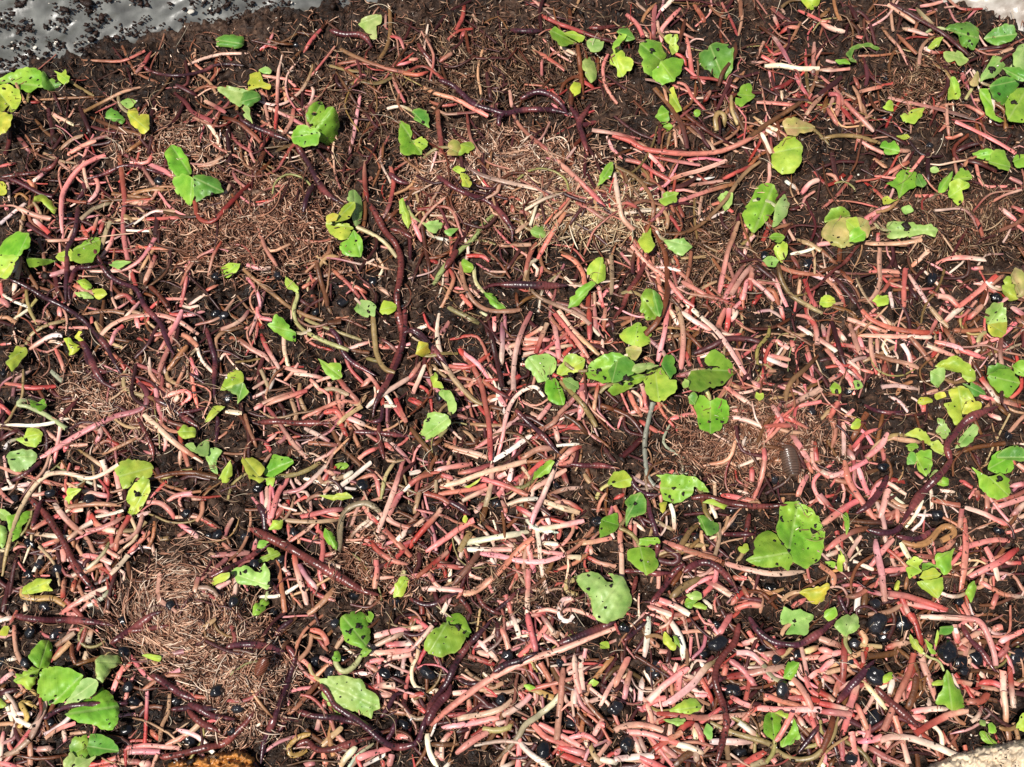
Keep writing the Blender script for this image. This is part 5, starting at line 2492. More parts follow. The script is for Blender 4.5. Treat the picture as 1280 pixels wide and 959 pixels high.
def fibres(G, n_, place, length, width, tone, lift, curl=0.4, m_=5, flat=0.5):
    """many thin strands in one go"""
    q = np.array([place() for _ in range(n_)]); x, y, a = q[:, :1], q[:, 1:2], q[:, 2:3]
    L = length * rng.uniform(0.3, 1.3, (n_, 1)); k = rng.normal(0, curl, (n_, 1))
    t = np.linspace(-0.5, 0.5, m_)[None]
    px = x + L * (t * np.cos(a) - k * (t * t - 0.08) * np.sin(a)); py = y + L * (t * np.sin(a) + k * (t * t - 0.08) * np.cos(a)) * 0.92
    h0 = hz(px, py, H0)
    h0 = 0.5 * h0 + 0.5 * h0.mean(1, keepdims=True)
    z = h0 + 0.0002 + lift * rng.random((n_, 1)) ** 1.3 + rng.normal(0, 0.0006, (n_, 1)) * t * 2
    P3 = at(px, py, z)
    w = width * rng.uniform(0.45, 1.5, (n_, 1)) * mpp(y)
    rad = np.repeat(w, m_, 1); rad[:, -1] *= 0.4; rad[:, 0] *= 0.6
    d = np.gradient(P3, axis=1); d /= np.linalg.norm(d, axis=2, keepdims=True) + 1e-12
    s_ = np.cross(d, np.array([0, 0, 1.0])); s_ /= np.linalg.norm(s_, axis=2, keepdims=True) + 1e-12
    u = np.cross(s_, d)
    ang = np.array([math.pi / 2, math.pi * 7 / 6, math.pi * 11 / 6])
    roll = rng.normal(0, 0.5, (n_, 1, 1, 1))
    ring = np.cos(ang + 0)[None, None, :, None] * s_[:, :, None, :] + np.sin(ang)[None, None, :, None] * u[:, :, None, :] * (flat + np.abs(roll) * 0.3)
    v = (P3[:, :, None, :] + ring * rad[:, :, None, None]).reshape(-1, 3)
    f0 = np.array([(r * 3 + c, r * 3 + (c + 1) % 3, (r + 1) * 3 + (c + 1) % 3, (r + 1) * 3 + c) for r in range(m_ - 1) for c in range(3)])
    f = (f0[None] + (np.arange(n_) * m_ * 3)[:, None, None]).reshape(-1, 4)
    pal = np.array([lin(*c) for c in TONES[tone]])
    c = pal[rng.choice(4, n_, p=[.38, .28, .17, .17])] * rng.uniform(0.55, 1.2, (n_, 1))
    G.add(v, f.tolist(), np.repeat(c, m_ * 3, 0))

for (mx_, my_, rx_, ry_, sw, cnt, tone, lab) in MATS:
    G = Geo()
    pref = rng.uniform(0, math.pi)
    if tone == 'straw': pref = math.radians(28)
    def place():
        while True:
            a, b = rng.normal(0, 0.56, 2)
            rr = math.hypot(a, b)
            if rr < 1.5 * (0.6 + 0.8 * float(vnoise(np.array(math.atan2(b, a) * 1.6 + mx_), np.array(0.5), 17))) and not (sw >= 1 and rr < 0.14): break
        ang = math.atan2(b * ry_, a * rx_) + math.pi / 2 if rng.random() < sw else (pref + rng.normal(0, 0.9))
        if sw < 0.9: ang += (vnoise(np.array(mx_ * .01 + a * 2.5), np.array(my_ * .01 + b * 2.5), 21) - 0.5) * 5
        if sw >= 0.9: ang += rng.normal(0, 0.42) + 0.35 * a
        return mx_ + a * rx_, my_ + b * ry_, ang
    big = tone == 'straw'
    fibres(G, int(cnt * 1.0), place, 36 if big else 32 if sw > 0.9 else 18, 0.95 if big else 0.78, tone, 0.0028)
    fibres(G, int(cnt * 0.45), place, 9, 0.95, 'tan' if tone != 'dark' else 'brown', 0.0032, m_=3)
    if cnt > 1000: fibres(G, int(cnt * 0.05), place, 42, 0.9, tone, 0.0034, curl=0.7, m_=8)
    g = np.exp(-(((pxx - mx_) / rx_) ** 2 + ((pyy - my_) / ry_) ** 2) * 1.2)
    H += 0.0036 * g * min(1, cnt / 1500)
    org = at(mx_, my_, 0.0)
    tag(link("fibre_clump", G.mesh("fibre_clump", org, M_FIBRE), org), lab, "fibre clump", "matted fibre clumps in the soil", "stuff")

# ------------------------------------------------------------------ deep litter: short stem bits too buried to tell apart
dens = np.zeros((PH // 8 + 1, PW // 8 + 1)); pool = {}
for s in stems:
    pth = spline(s['p'], 6)
    for x, y in pth:
        i, j = int((y + PAD) // 8), int((x + PAD) // 8)
        if 0 <= i < dens.shape[0] and 0 <= j < dens.shape[1]: dens[i, j] += s['w'] / 9; pool.setdefault((i // 6, j // 6), []).append(s['c'])
for _ in range(6):
    dp = np.pad(dens, 1, mode='edge'); dens = (dp[:-2, 1:-1] + dp[2:, 1:-1] + dp[1:-1, :-2] + dp[1:-1, 2:] + 2 * dens) / 6
G = Geo(); cnt = 0; tries = 0
while cnt < 2900 and tries < 90000:
    tries += 1
    x, y = rng.uniform(-30, 1310), rng.uniform(-10, 985)
    i, j = int((y + PAD) // 8), int((x + PAD) // 8)
    if rng.random() > 0.13 + (dens[i, j] / 0.75) ** 1.3: continue
    if y < 110 - 0.2 * x: continue
    cs = pool.get((i // 6, j // 6))
    if not cs: cs = ['d', 'o', 'm', 'od']
    a = rng.uniform(0, math.pi); L = rng.uniform(16, 70); bend = rng.normal(0, 0.35)
    w = (4.8 + y / 959 * 2.8) * rng.uniform(0.35, 1.0)
    deep = cnt < 2500
    dx, dy = math.cos(a) * L / 2, math.sin(a) * L / 2
    p = [(x - dx, y - dy), (x - dy * bend, y + dx * bend), (x + dx, y + dy)]
    stem_geo(G, dict(c=['d', 'o', 'm', 'd', 't', 'od', 'r'][rng.integers(7)] if rng.random() < (0.72 if deep else 0.3) else cs[rng.integers(len(cs))], w=w, p=p), 7.0, 6)
    cnt += 1
tag(link("buried_stem_bits", G.mesh("buried_stem_bits", np.zeros(3), M_STEM)), "short pink and cream stem bits buried under the longer stems", kind="stuff")

# ------------------------------------------------------------------ chopped stems: the 300 that show largest one by one, the rest joined
def plen(p): return sum(math.dist(p[k], p[k + 1]) for k in range(len(p) - 1))
for s in stems:
    s['len'] = plen(s['p'])
    inside = np.mean([(0 < x < 1280 and 0 < y < 959) for x, y in spline(s['p'], 6)])
    s['area'] = s['len'] * s['w'] * inside
order = sorted(range(len(stems)), key=lambda k: -stems[k]['area'])
for k in order[:300]: stems[k]['own'] = True
REST = Geo()

def shape_word(p, L):
    chord = math.dist(p[0], p[-1]); turn = 0
    for k in range(1, len(p) - 1):
        a = math.atan2(p[k][1] - p[k - 1][1], p[k][0] - p[k - 1][0]); b = math.atan2(p[k + 1][1] - p[k][1], p[k + 1][0] - p[k][0])
        turn += abs((b - a + math.pi) % (2 * math.pi) - math.pi)
    if chord / L < 0.72: return 'hooked'
    if turn > 1.5: return 'wavy'
    if turn > 0.75: return 'curved'
    if turn > 0.3: return 'slightly bent'
    return 'straight'

def slant_word(p):
    a = math.degrees(math.atan2(-(p[-1][1] - p[0][1]), p[-1][0] - p[0][0])) % 180
    return 'level' if a < 22 or a > 158 else 'upright' if 68 < a < 112 else 'rising' if a <= 68 else 'falling'

def lay_stem(s):
    if s.get('own'):
        G = Geo(); stem_geo(G, s)
        org = at(*s['p'][len(s['p']) // 2], 0.0)
        o = link("chopped_stem", G.mesh("chopped_stem", org, M_STEM), org)
        a, b = (min(PAL, key=lambda k: float((((lin(*PAL[k])) ** 0.45 - q ** 0.45) ** 2).sum())) for q in s['real'])
        L = s['len']
        things.append(dict(o=o, kind='stem', x=np.mean([q[0] for q in s['p']]), y=np.mean([q[1] for q in s['p']]),
                           col=PNAME[a] if a == b else PNAME[a] + '-to-' + PNAME[b], shape=shape_word(s['p'], L), slant=slant_word(s['p']),
                           size='long' if L > 75 else 'medium-length' if L > 48 else 'short', L=L))
    else: stem_geo(REST, s)

# long stems lie on top of short ones within each stretch
for s in sorted([s for s in stems if not s['top']], key=lambda s: s['len'] + rng.normal(0, 12)): lay_stem(s)

THIN = Geo()
def thin_strands(n_, lo, hi):
    for _ in range(n_):
        x, y = rng.uniform(-10, 1290), rng.uniform(0, 965)
        if y < 105 - 0.2 * x: continue
        a = rng.uniform(0, 6.28); L = rng.uniform(lo, hi); k = 5; p = [(x, y)]
        da = rng.normal(0, 0.3)
        for q in range(k):
            a += da + rng.normal(0, 0.22); p.append((p[-1][0] + math.cos(a) * L / k, p[-1][1] + math.sin(a) * L / k * 0.92))
        stem_geo(THIN, dict(c=['d', 'o', 'm', 'od', 'd', 'ot', 'mt', 'rd', 'g'][rng.integers(9)], w=(2.2 + y / 959 * 1.6) * rng.uniform(0.5, 1.35), p=p), 5.0, 5)
thin_strands(420, 30, 95)
tag(link("thin_strands", THIN.mesh("thin_strands", np.zeros(3), M_STEM)), "thin brown and maroon rootlets tangled through the stems", kind="stuff")

# ------------------------------------------------------------------ worms
def lay_worm(w):
    G = Geo()
    path = spline(w['p'], 1.05)
    n_ = len(path); L = plen(w['p'])
    rp = w['w'] / 2
    z, r = rest(path, rp * 0.9, 8)
    z = smooth1(z, 30)
    t = np.linspace(0, 1, n_) * L
    head, tail = min(0.3 * L, 3.2 * w['w']), min(0.2 * L, 1.3 * w['w'])
    z = z + 0.25 * r * np.sin(t / w['w'] * 0.7 + rng.uniform(0, 6))
    pr = np.minimum(np.sqrt(np.clip(1 - (1 - np.clip(t / tail, 0, 1)) ** 2, 0.05, 1)), np.clip((L - t) / head, 0.03, 1) ** 0.45)
    ringn = np.array([0.955, 1.0, 1.022, 1.0])[np.arange(n_) % 4]
    wob = 1 + 0.08 * np.sin(t / w['w'] * 0.9 + rng.uniform(0, 6)) + 0.05 * np.sin(t / w['w'] * 2.3 + rng.uniform(0, 6))
    bandpos, bandw = L * rng.uniform(0.62, 0.75), 1.3 * w['w']
    band = np.exp(-((t - bandpos) / bandw) ** 4) if L > 7 * w['w'] else np.zeros(n_)
    rad = r * pr * ringn * wob * (1 + 0.16 * band)
    p3 = at(path[:, 0], path[:, 1], z)
    v, f = tube(p3, rad, 12, 0.92, cap='round')
    base = lin(*[(82, 37, 40), (70, 33, 42), (98, 46, 40), (60, 30, 36)][rng.integers(4)]) * rng.uniform(0.85, 1.2)
    tailc = lin(146, 72, 62)
    k = np.clip(1 - t / (0.25 * L), 0, 1)[:, None] * 0.6 * rng.random()
    c = base[None] * (1 - k) + tailc[None] * k
    c = c * (1 - 0.35 * band[:, None]) + lin(166, 88, 78)[None] * 0.35 * band[:, None]
    c = c * np.array([0.84, 1.0, 1.05, 1.0])[np.arange(n_) % 4][:, None]
    c = np.repeat(c, 12, 0)
    # paler belly
    belly = np.tile(np.clip(-np.sin(np.linspace(0, 2 * math.pi, 12, endpoint=False)), 0, 1), n_)[:, None]
    c = c * (1 - 0.5 * belly) + lin(190, 120, 110) * 0.5 * belly
    G.add(v, f, c)
    stamp(path[:, 0], path[:, 1], z + r * 0.8, rp)
    org = at(*w['p'][len(w['p']) // 2], 0.0)
    o = link("worm", G.mesh("worm", org, M_WORM), org)
    things.append(dict(o=o, kind='worm', x=np.mean([q[0] for q in w['p']]), y=np.mean([q[1] for q in w['p']]), shape=shape_word(w['p'], L),
                       slant=slant_word(w['p']), size='long' if L > 75 else 'medium-length' if L > 40 else 'short',
                       thick='thick' if w['w'] > 11.5 else 'slim' if w['w'] < 9 else '', L=L))

for w in worms:
    if not w['top']: lay_worm(w)

# ------------------------------------------------------------------ black seed hulls
def hull_mesh(x, y, d, org):
    G = Geo()
    rm = d * 0.62 * mpp(y)
    z = float(hz(x, y)) * 0.95 + float(hz(x, y, H0)) * 0.05 + rm * 0.35
    yaw = rng.uniform(0, 6.28)
    c3 = at(x, y, z)
    v, f = lump(c3, (rm * rng.uniform(0.95, 1.25), rm * rng.uniform(0.75, 0.98), rm * rng.uniform(0.6, 0.8)), 18, 12, 0.2, yaw, None, rng.integers(1000), rng.normal(0, 0.3))
    c = lin(*[(26, 25, 27), (34, 32, 34), (20, 19, 20)][rng.integers(3)])
    G.add(v, f, c * rng.uniform(0.8, 1.2, (len(v), 1)))
    stamp(np.array([x]), np.array([y]), np.array([z + rm * 0.5]), d * 0.45)
    return G.mesh("seed_hull", org if org is not None else at(x, y, 0.0), M_HULL)
for h in hulls:
    org = at(h['x'], h['y'], 0.0)
    o = link("seed_hull", hull_mesh(h['x'], h['y'], h['d'], org), org)
    things.append(dict(o=o, kind='hull', x=h['x'], y=h['y'], size='large' if h['d'] > 14.5 else 'small' if h['d'] < 9.8 else ''))

# ------------------------------------------------------------------ seedlings, leaves and leaf scraps
def leaf_geo(code, poly, z_min=None):
    p = np.asarray(poly, float)
    q = np.concatenate([p[-1:], p, p[:2]])
    out = []
    for k in range(len(p)):
        a, b, c, d = q[k:k + 4]
        n_ = max(2, int(np.linalg.norm(c - b) / 1.6))
        t = np.linspace(0, 1, n_, endpoint=False)[:, None]
        s = 0.5 * (2 * b + (c - a) * t + (2 * a - 5 * b + 4 * c - d) * t ** 2 + (3 * b - a - 3 * c + d) * t ** 3)
        out.append(0.45 * s + 0.55 * (b + (c - b) * t))
    o = np.concatenate(out)
    kk = np.arange(len(o)) * 0.35
    cen = o.mean(0); dr = o - cen; dr /= np.linalg.norm(dr, axis=1)[:, None] + 1e-9
    o += dr * ((vnoise(kk + cen[0], kk * 0, 91) - 0.45) * 2.6 + 0.5)[:, None] + rng.normal(0, 0.12, o.shape)
    for _ in range(rng.integers(0, 4) if np.ptp(o[:, 0]) + np.ptp(o[:, 1]) > 36 else rng.integers(0, 2)):   # nibbled edge
        kb = rng.integers(len(o)); wid = rng.uniform(1.2, 2.8); dd = np.linalg.norm(o - o[kb], axis=1)
        inward = cen - o[kb]; inward /= np.linalg.norm(inward) + 1e-9
        o = o + inward * (rng.uniform(1.2, 3.2) * np.exp(-(dd / wid) ** 2))[:, None]
    cen = o.mean(0); lo, hi = o.min(0), o.max(0)
    size = float(np.max(hi - lo))
    st = 2.1 if size < 40 else 2.6
    gxx, gyy = np.meshgrid(np.arange(lo[0], hi[0], st), np.arange(lo[1], hi[1], st))
    pts = np.stack([gxx.ravel(), gyy.ravel()], -1) + rng.normal(0, st * 0.12, (gxx.size, 2))
    # inside test and distance to rim
    x, y = pts[:, 0][:, None], pts[:, 1][:, None]
    x1, y1 = o[:, 0], o[:, 1]; x2, y2 = np.roll(x1, -1), np.roll(y1, -1)
    cr = ((y1 > y) != (y2 > y)) & (x < (x2 - x1) * (y - y1) / (y2 - y1 + 1e-12) + x1)
    ins = cr.sum(1) % 2 == 1
    de = np.sqrt(((pts[:, None, :] - o[None]) ** 2).sum(-1)).min(1)
    pts = pts[ins & (de > st * 0.55)]
    allp = np.concatenate([o, pts]); n_o = len(o)
    ed = [(k, (k + 1) % n_o) for k in range(n_o)]
    vs, es, fs, *_ = delaunay_2d_cdt([Vector(a) for a in allp], ed, [], 1, 1e-5)
    V = np.array([(a[0], a[1]) for a in vs]); F_ = [tuple(f) for f in fs]
    dist = np.sqrt(((V[:, None, :] - o[None]) ** 2).sum(-1)).min(1)
    base = p[0]; far = o[np.argmax(((o - base) ** 2).sum(1))]
    ax = far - base; al = np.linalg.norm(ax) + 1e-6; ax = ax / al; nrm = np.array([-ax[1], ax[0]])
    U = (V - base) @ ax / al; W_ = (V - base) @ nrm / al
    m = float(mpp(cen[1])); S = size * m
    dn = np.clip(dist / (0.5 * np.min(hi - lo) + 1e-6), 0, 1)
    cup = rng.choice([-1, 1], p=[0.35, 0.65]) * rng.uniform(0.02, 0.09)
    zz = S * cup * (1 - (1 - dn) ** 2)
    zz += S * rng.choice([-1, 1], p=[0.4, 0.6]) * rng.uniform(0.0, 0.5) * np.sqrt(W_ ** 2 + 0.0016)
    zz -= S * 0.03 * np.exp(-(W_ / 0.05) ** 2) * np.clip(U * 4, 0, 1)
    zz += S * 0.10 * (vnoise(V[:, 0] / size * 2.6 + cen[0], V[:, 1] / size * 2.6 + cen[1], 31) - 0.5) + S * 0.05 * (vnoise(V[:, 0] / 5.5 + cen[0], V[:, 1] / 5.5, 32) - 0.5)
    zz -= 0.0006 * rng.random() * np.exp(-(dist / 2.2) ** 2)
    tl = rng.normal(0, 0.28, 2)
    zz += ((V - cen) @ tl) * m
    under = hz(V[:, 0], V[:, 1])
    z0 = np.percentile(under - zz, 94) + 0.0008
    base_g = np.percentile(hz(V[:, 0], V[:, 1], H0), 50)
    z0 = min(z0, base_g + 0.022 - np.median(zz))
    z = z0 + zz
    a = lin(*LEAFPAL[code]) * rng.normal(1, 0.07, 3)
    other = {'g': 'y', 'd': 'g', 'y': 'u', 'p': 'g', 'u': 'y', 'b': 'y'}[code]
    b_ = lin(*LEAFPAL[other])
    k = np.clip(0.75 * (vnoise(V[:, 0] / size * 3 + cen[1], V[:, 1] / size * 3 + cen[0], 33) - 0.35), 0, 0.6)[:, None]
    c = a[None] * (1 - k) + b_[None] * k
    edge = np.exp(-(dist / 1.6) ** 2)[:, None] * rng.uniform(0.1, 0.5)
    c = c * (1 - edge) + (a * 0.6 + lin(200, 205, 120) * 0.6) * edge
    P3 = at(V[:, 0], V[:, 1], z)
    # a real blade: lower skin a little below the upper one, joined along the rim
    th = 0.00016
    n_ = len(V)
    low = P3.copy(); low[:, 2] -= th
    es_ = {}
    for f in F_:
        for q0, q1 in zip(f, f[1:] + f[:1]): es_[(q0, q1)] = es_.get((q0, q1), 0) + 1
    rim = [e for e in es_ if (e[1], e[0]) not in es_]
    # orient upward
    a0, b0, c0 = (P3[i] for i in F_[0][:3])
    if np.cross(b0 - a0, c0 - a0)[2] < 0: F_ = [f[::-1] for f in F_]; rim = [(b, a) for a, b in rim]
    faces = F_ + [tuple(i + n_ for i in f[::-1]) for f in F_] + [(b + 2 * n_, a + 2 * n_, a + 3 * n_, b + 3 * n_) for a, b in rim]
    G = Geo(); G.add(np.concatenate([P3, low, P3, low]), faces, np.concatenate([c, c * 0.9 + 0.03, c, c]))
    uv = np.stack([U, W_, np.zeros(n_)], -1); uv = np.concatenate([uv] * 4)
    stamp(V[:, 0], V[:, 1], z + 0.0001, 2)
    zb = float(z[np.argmin(((V - base) ** 2).sum(1))])
    return G, uv, zb

def speck_mesh(cs, org):
    G = Geo()
    for (x, y, d) in cs:
        m = float(mpp(y)); yaw = rng.uniform(0, 3.14)
        for q in range(1 if d < 3 else 3):
            xx, yy = (x, y) if q == 0 else (x + rng.normal(0, d * 0.28), y + rng.normal(0, d * 0.28))
            r = d * m * (0.5 if q == 0 else 0.3)
            v, f = lump(at(xx, yy, float(hz(xx, yy)) + 0.0002), (r * 1.15, r * 0.75, min(r * 0.4, 0.0007)), 10, 6, 0.45, yaw + q, None, rng.integers(1000))
            G.add(v, f, lin(34, 24, 18) * rng.uniform(0.6, 1.3))
    return G.mesh("soil_specks", org, M_CRUMB)

for g in plants:
    allp = np.array([q for _, poly in g['l'] for q in poly] + [q for _, _, pp in g['s'] for q in pp])
    cx, cy = allp.mean(0)
    foot = g['s'][0][2][-1] if g['s'] else (cx, cy)
    org = at(foot[0], foot[1], 0.0)
    single = len(g['l']) + len(g['s']) + len(g['k']) == 1
    root = None
    if not single:
        root = link("seedling" if g['s'] or g['k'] else "leaf_sprig", None, org)
        root.empty_display_size = 0.004
    for (x, y, d) in g['k']:
        link("seed_hull", hull_mesh(x, y, d, org), (0, 0, 0), root)
    geos = []
    # stems first, ending under their leaf
    for (c, w, pp) in g['s']:
        lift = None
        if g['l']:
            dm = [min(math.dist(pp[0], q) for q in poly) for _, poly in g['l']]
            if min(dm) < 12:
                near = g['l'][int(np.argmin(dm))][1]
                arr = np.array(near); lift = float(np.percentile(hz(arr[:, 0], arr[:, 1]), 60)) + 0.001
        G = Geo(); stem_geo(G, dict(c=c, w=w, p=pp, lift=lift), 3.0, 10)
        me = G.mesh("stem", org, M_STEM)
        root_s = link("stem", me, (0, 0, 0), root) if root else link("bent_stem", me, org)
        if single: root = root_s
    first = True
    for (c, poly) in g['l']:
        G, uv, zb = leaf_geo(c, poly)
        me = G.mesh("leaf", org, M_LEAF, uv=uv)
        if single: root = link("leaf_scrap", me, org)
        else: link("leaf", me, (0, 0, 0), root)
    if g['c']: tag(link("soil_specks", speck_mesh(g['c'], org), (0, 0, 0), root), kind="stuff")
    cat = "seedling" if (g['s'] and g['l']) or g['k'] else "leaf" if g['l'] else "stem"
    tag(root, g['label'], cat, {"seedling": "green seedlings on the bed", "leaf": "loose green leaves on the bed", "stem": "bent loose stems"}[cat])
    area = sum((np.ptp([q[0] for q in poly]) * np.ptp([q[1] for q in poly])) for _, poly in g['l'])
    lx = np.array([q for _, poly in g['l'] for q in poly]) if g['l'] else allp
    g.update(cx=float(np.clip(lx[:, 0].mean(), 0, 1280)), cy=float(np.clip(lx[:, 1].mean(), 0, 959)), area=area)

# stems and worms that lie over leaves
for s in stems:
    if s['top']: lay_stem(s)
for w in worms:
    if w['top']: lay_worm(w)
tag(link("small_chopped_stems", REST.mesh("small_chopped_stems", np.zeros(3), M_STEM)), "mass of smaller chopped pink, red and cream stems", kind="stuff")

# ------------------------------------------------------------------ woodlice: one body each, overlapping back plates
def woodlouse(px, py, length, width, ang, col, label):
    m = float(mpp(py)); L, Wd = length * m, width * m
    z0 = float(np.percentile(hz(px + np.array([-6, 0, 6, 0, 0]), py + np.array([0, 0, 0, -14, 14])), 80)) + 0.0012
    n_, sides = 78, 18
    t = np.linspace(0, 1, n_)
    prof = np.clip(1 - np.abs(2 * t - 1) ** 3.2, 0.02, 1) ** 0.5
    seg = (t * 13) % 1.0
    step = 1 - 0.10 * (1 - seg) ** 3 + 0.05 * seg
    rad = Wd / 2 * prof * step
    org = at(px, py, z0)
    a = np.linspace(-0.18, math.pi + 0.18, sides)
    v = []
    for k in range(n_):
        fl = 1.0 + 0.10 * seg[k]
        for q in a:
            flare = 1.0 + (0.16 if math.sin(q) < 0.15 else 0.0) * (0.4 + 0.6 * seg[k])
            v.append(((t[k] - 0.5) * L, rad[k] * math.cos(q) * flare, rad[k] * 0.82 * max(math.sin(q), -0.1) * fl))
    n_body = len(v); f = []
    for k in range(n_ - 1):
        for q in range(sides - 1):
            f.append((k * sides + q, (k + 1) * sides + q, (k + 1) * sides + q + 1, k * sides + q + 1))
        f.append((k * sides, k * sides + sides - 1, (k + 1) * sides + sides - 1, (k + 1) * sides))
    f.append(tuple(range(sides))); f.append(tuple((n_ - 1) * sides + q for q in range(sides))[::-1])
    v = np.array(v)
    c = np.repeat((lin(*col)[None] * np.where(seg < 0.22, 0.45, 1.0 + 0.25 * seg)[:, None]), sides, 0)
    G = Geo()
    def put(v):
        ca, sa = math.cos(ang), math.sin(ang)
        return np.stack([v[:, 0] * ca - v[:, 1] * sa, v[:, 0] * sa + v[:, 1] * ca, v[:, 2]], -1) + org
    G.add(put(v), f, c)
    for sgn in (-1, 1):     # feelers and the feet that show under the rim
        pth = np.array([[0.47 * L, sgn * 0.12 * Wd, 0.10 * Wd], [0.55 * L, sgn * 0.26 * Wd, 0.16 * Wd], [0.60 * L, sgn * 0.42 * Wd, 0.05 * Wd], [0.66 * L, sgn * 0.46 * Wd, 0.03 * Wd]])
        tv, tf = tube(pth, np.array([0.035, 0.03, 0.025, 0.012]) * Wd, 5); G.add(put(tv), tf, lin(*col) * 0.6)
        for k in range(7):
            x = (-0.28 + 0.095 * k) * L
            pth = np.array([[x, sgn * 0.30 * Wd, 0.12 * Wd], [x + 0.01 * L, sgn * 0.52 * Wd, 0.05 * Wd], [x + 0.015 * L, sgn * 0.62 * Wd, -0.06 * Wd]])
            tv, tf = tube(pth, np.array([0.03, 0.025, 0.012]) * Wd, 5); G.add(put(tv), tf, lin(*col) * 0.7)
    tag(link("woodlouse", G.mesh("woodlouse", org, M_BUG), org), label, "woodlouse", "woodlice on the bed")
woodlouse(988, 576, 43, 20, math.radians(96), (84, 64, 52), "grey-brown pill bug with shiny segmented back on brown fibre")
woodlouse(327, 833, 24, 13, math.radians(68), (110, 62, 44), "small striped brown woodlouse on the pale fibre slab")

# ------------------------------------------------------------------ plastic liner, pale liner fold, board and grainy chunk at the frame edges
def sheet(base_px, up, wall, nz, seed, name, mat, label, cat, amp=0.0012, thick=0.0006):
    """a wrinkled film that leaves the soil along base_px and climbs away from the camera"""
    b = spline(base_px, 3.0); nb = len(b)
    z = np.full(nb, float(hz(b[:, 0], b[:, 1], H0).mean()) - 0.002)
    B = at(b[:, 0], b[:, 1], z)
    t = np.linspace(0, 1, nz)
    d = np.asarray(up) / np.linalg.norm(up)
    nrm = np.array([0, -d[2], d[1]])
    Pn = B[None] + t[:, None, None] * wall * d[None, None]
    u = np.arange(nb)[None, :] * 3.0 + 0 * t[:, None]; w_ = t[:, None] * wall / 0.00028 + 0 * u
    wr = (1 - np.abs(2 * vnoise(u / 34 + w_ / 50 + 0.8 * vnoise(u / 40, w_ / 40, seed + 5), w_ / 14 - u / 40, seed) - 1)) * 0.9 + (1 - np.abs(2 * vnoise(u / 12 + w_ / 25, w_ / 6 - u / 30, seed + 1) - 1)) * 0.5 + vnoise(u / 60, w_ / 60, seed + 2) * 1.6
    Pn = Pn + nrm[None, None] * ((wr - 1.4) * amp)[..., None]
    v = np.concatenate([Pn.reshape(-1, 3), (Pn - nrm * thick).reshape(-1, 3)])
    I = np.arange(nz * nb).reshape(nz, nb); f = []
    N = nz * nb
    for i in range(nz - 1):
        for j in range(nb - 1):
            q = (I[i, j], I[i, j + 1], I[i + 1, j + 1], I[i + 1, j]); f.append(q); f.append(tuple(k + N for k in q[::-1]))
    for j in range(nb - 1):
        for i in (0, nz - 1): f.append((I[i, j], I[i, j + 1], I[i, j + 1] + N, I[i, j] + N))
    for i in range(nz - 1):
        for j in (0, nb - 1): f.append((I[i, j], I[i + 1, j], I[i + 1, j] + N, I[i, j] + N))
    G = Geo(); G.add(v, f, np.array([.5, .5, .5]))
    org = B[nb // 2]
    o = tag(link(name, G.mesh(name, org, mat), org), label, cat)
    return Pn, nrm, o

Pn, nrm, liner = sheet([(-70, 112), (0, 92), (60, 84), (120, 66), (180, 55), (250, 42), (330, 28), (420, 14), (500, 2), (600, -22)], (0, 0.62, 0.78), 0.075, 70, 40,
                       "plastic_liner", M_LINER, "wrinkled grey translucent plastic liner smeared with soil", "plastic liner")
G = Geo()
nzr, nbr = Pn.shape[:2]
for k in range(18000):
    i = int(min(nzr - 1, abs(rng.normal(0, 0.55)) * nzr * 0.9)); j = rng.integers(nbr)
    if vnoise(np.array(i / 2.6), np.array(j / 3.6), 50) < 0.42 + 0.18 * i / nzr: continue
    r = rng.lognormal(math.log(0.0003), 0.5)
    v, f = lump(Pn[i, j] + nrm * r * 0.25 + rng.normal(0, 0.0004, 3), (r * 1.4, r, r * 0.6), 6, 4, 0.5, rng.uniform(0, 6), None, rng.integers(999))
    G.add(v, f, (lin(46, 30, 23) if rng.random() > 0.035 else lin(225, 215, 200)) * rng.uniform(0.6, 1.3))
tag(link("soil_bits", G.mesh("soil_bits", Pn[0, 0], M_CRUMB), Pn[0, 0]), "dark soil bits stuck to the plastic liner", kind="stuff")

sheet([(1150, -14), (1185, 8), (1215, 18), (1245, 28), (1285, 40), (1340, 60)], (0, 0.5, 0.86), 0.05, 40, 60, "liner_fold", M_RIM,
      "pale cream fold of lining in the top corner", "plastic liner", amp=0.0016)

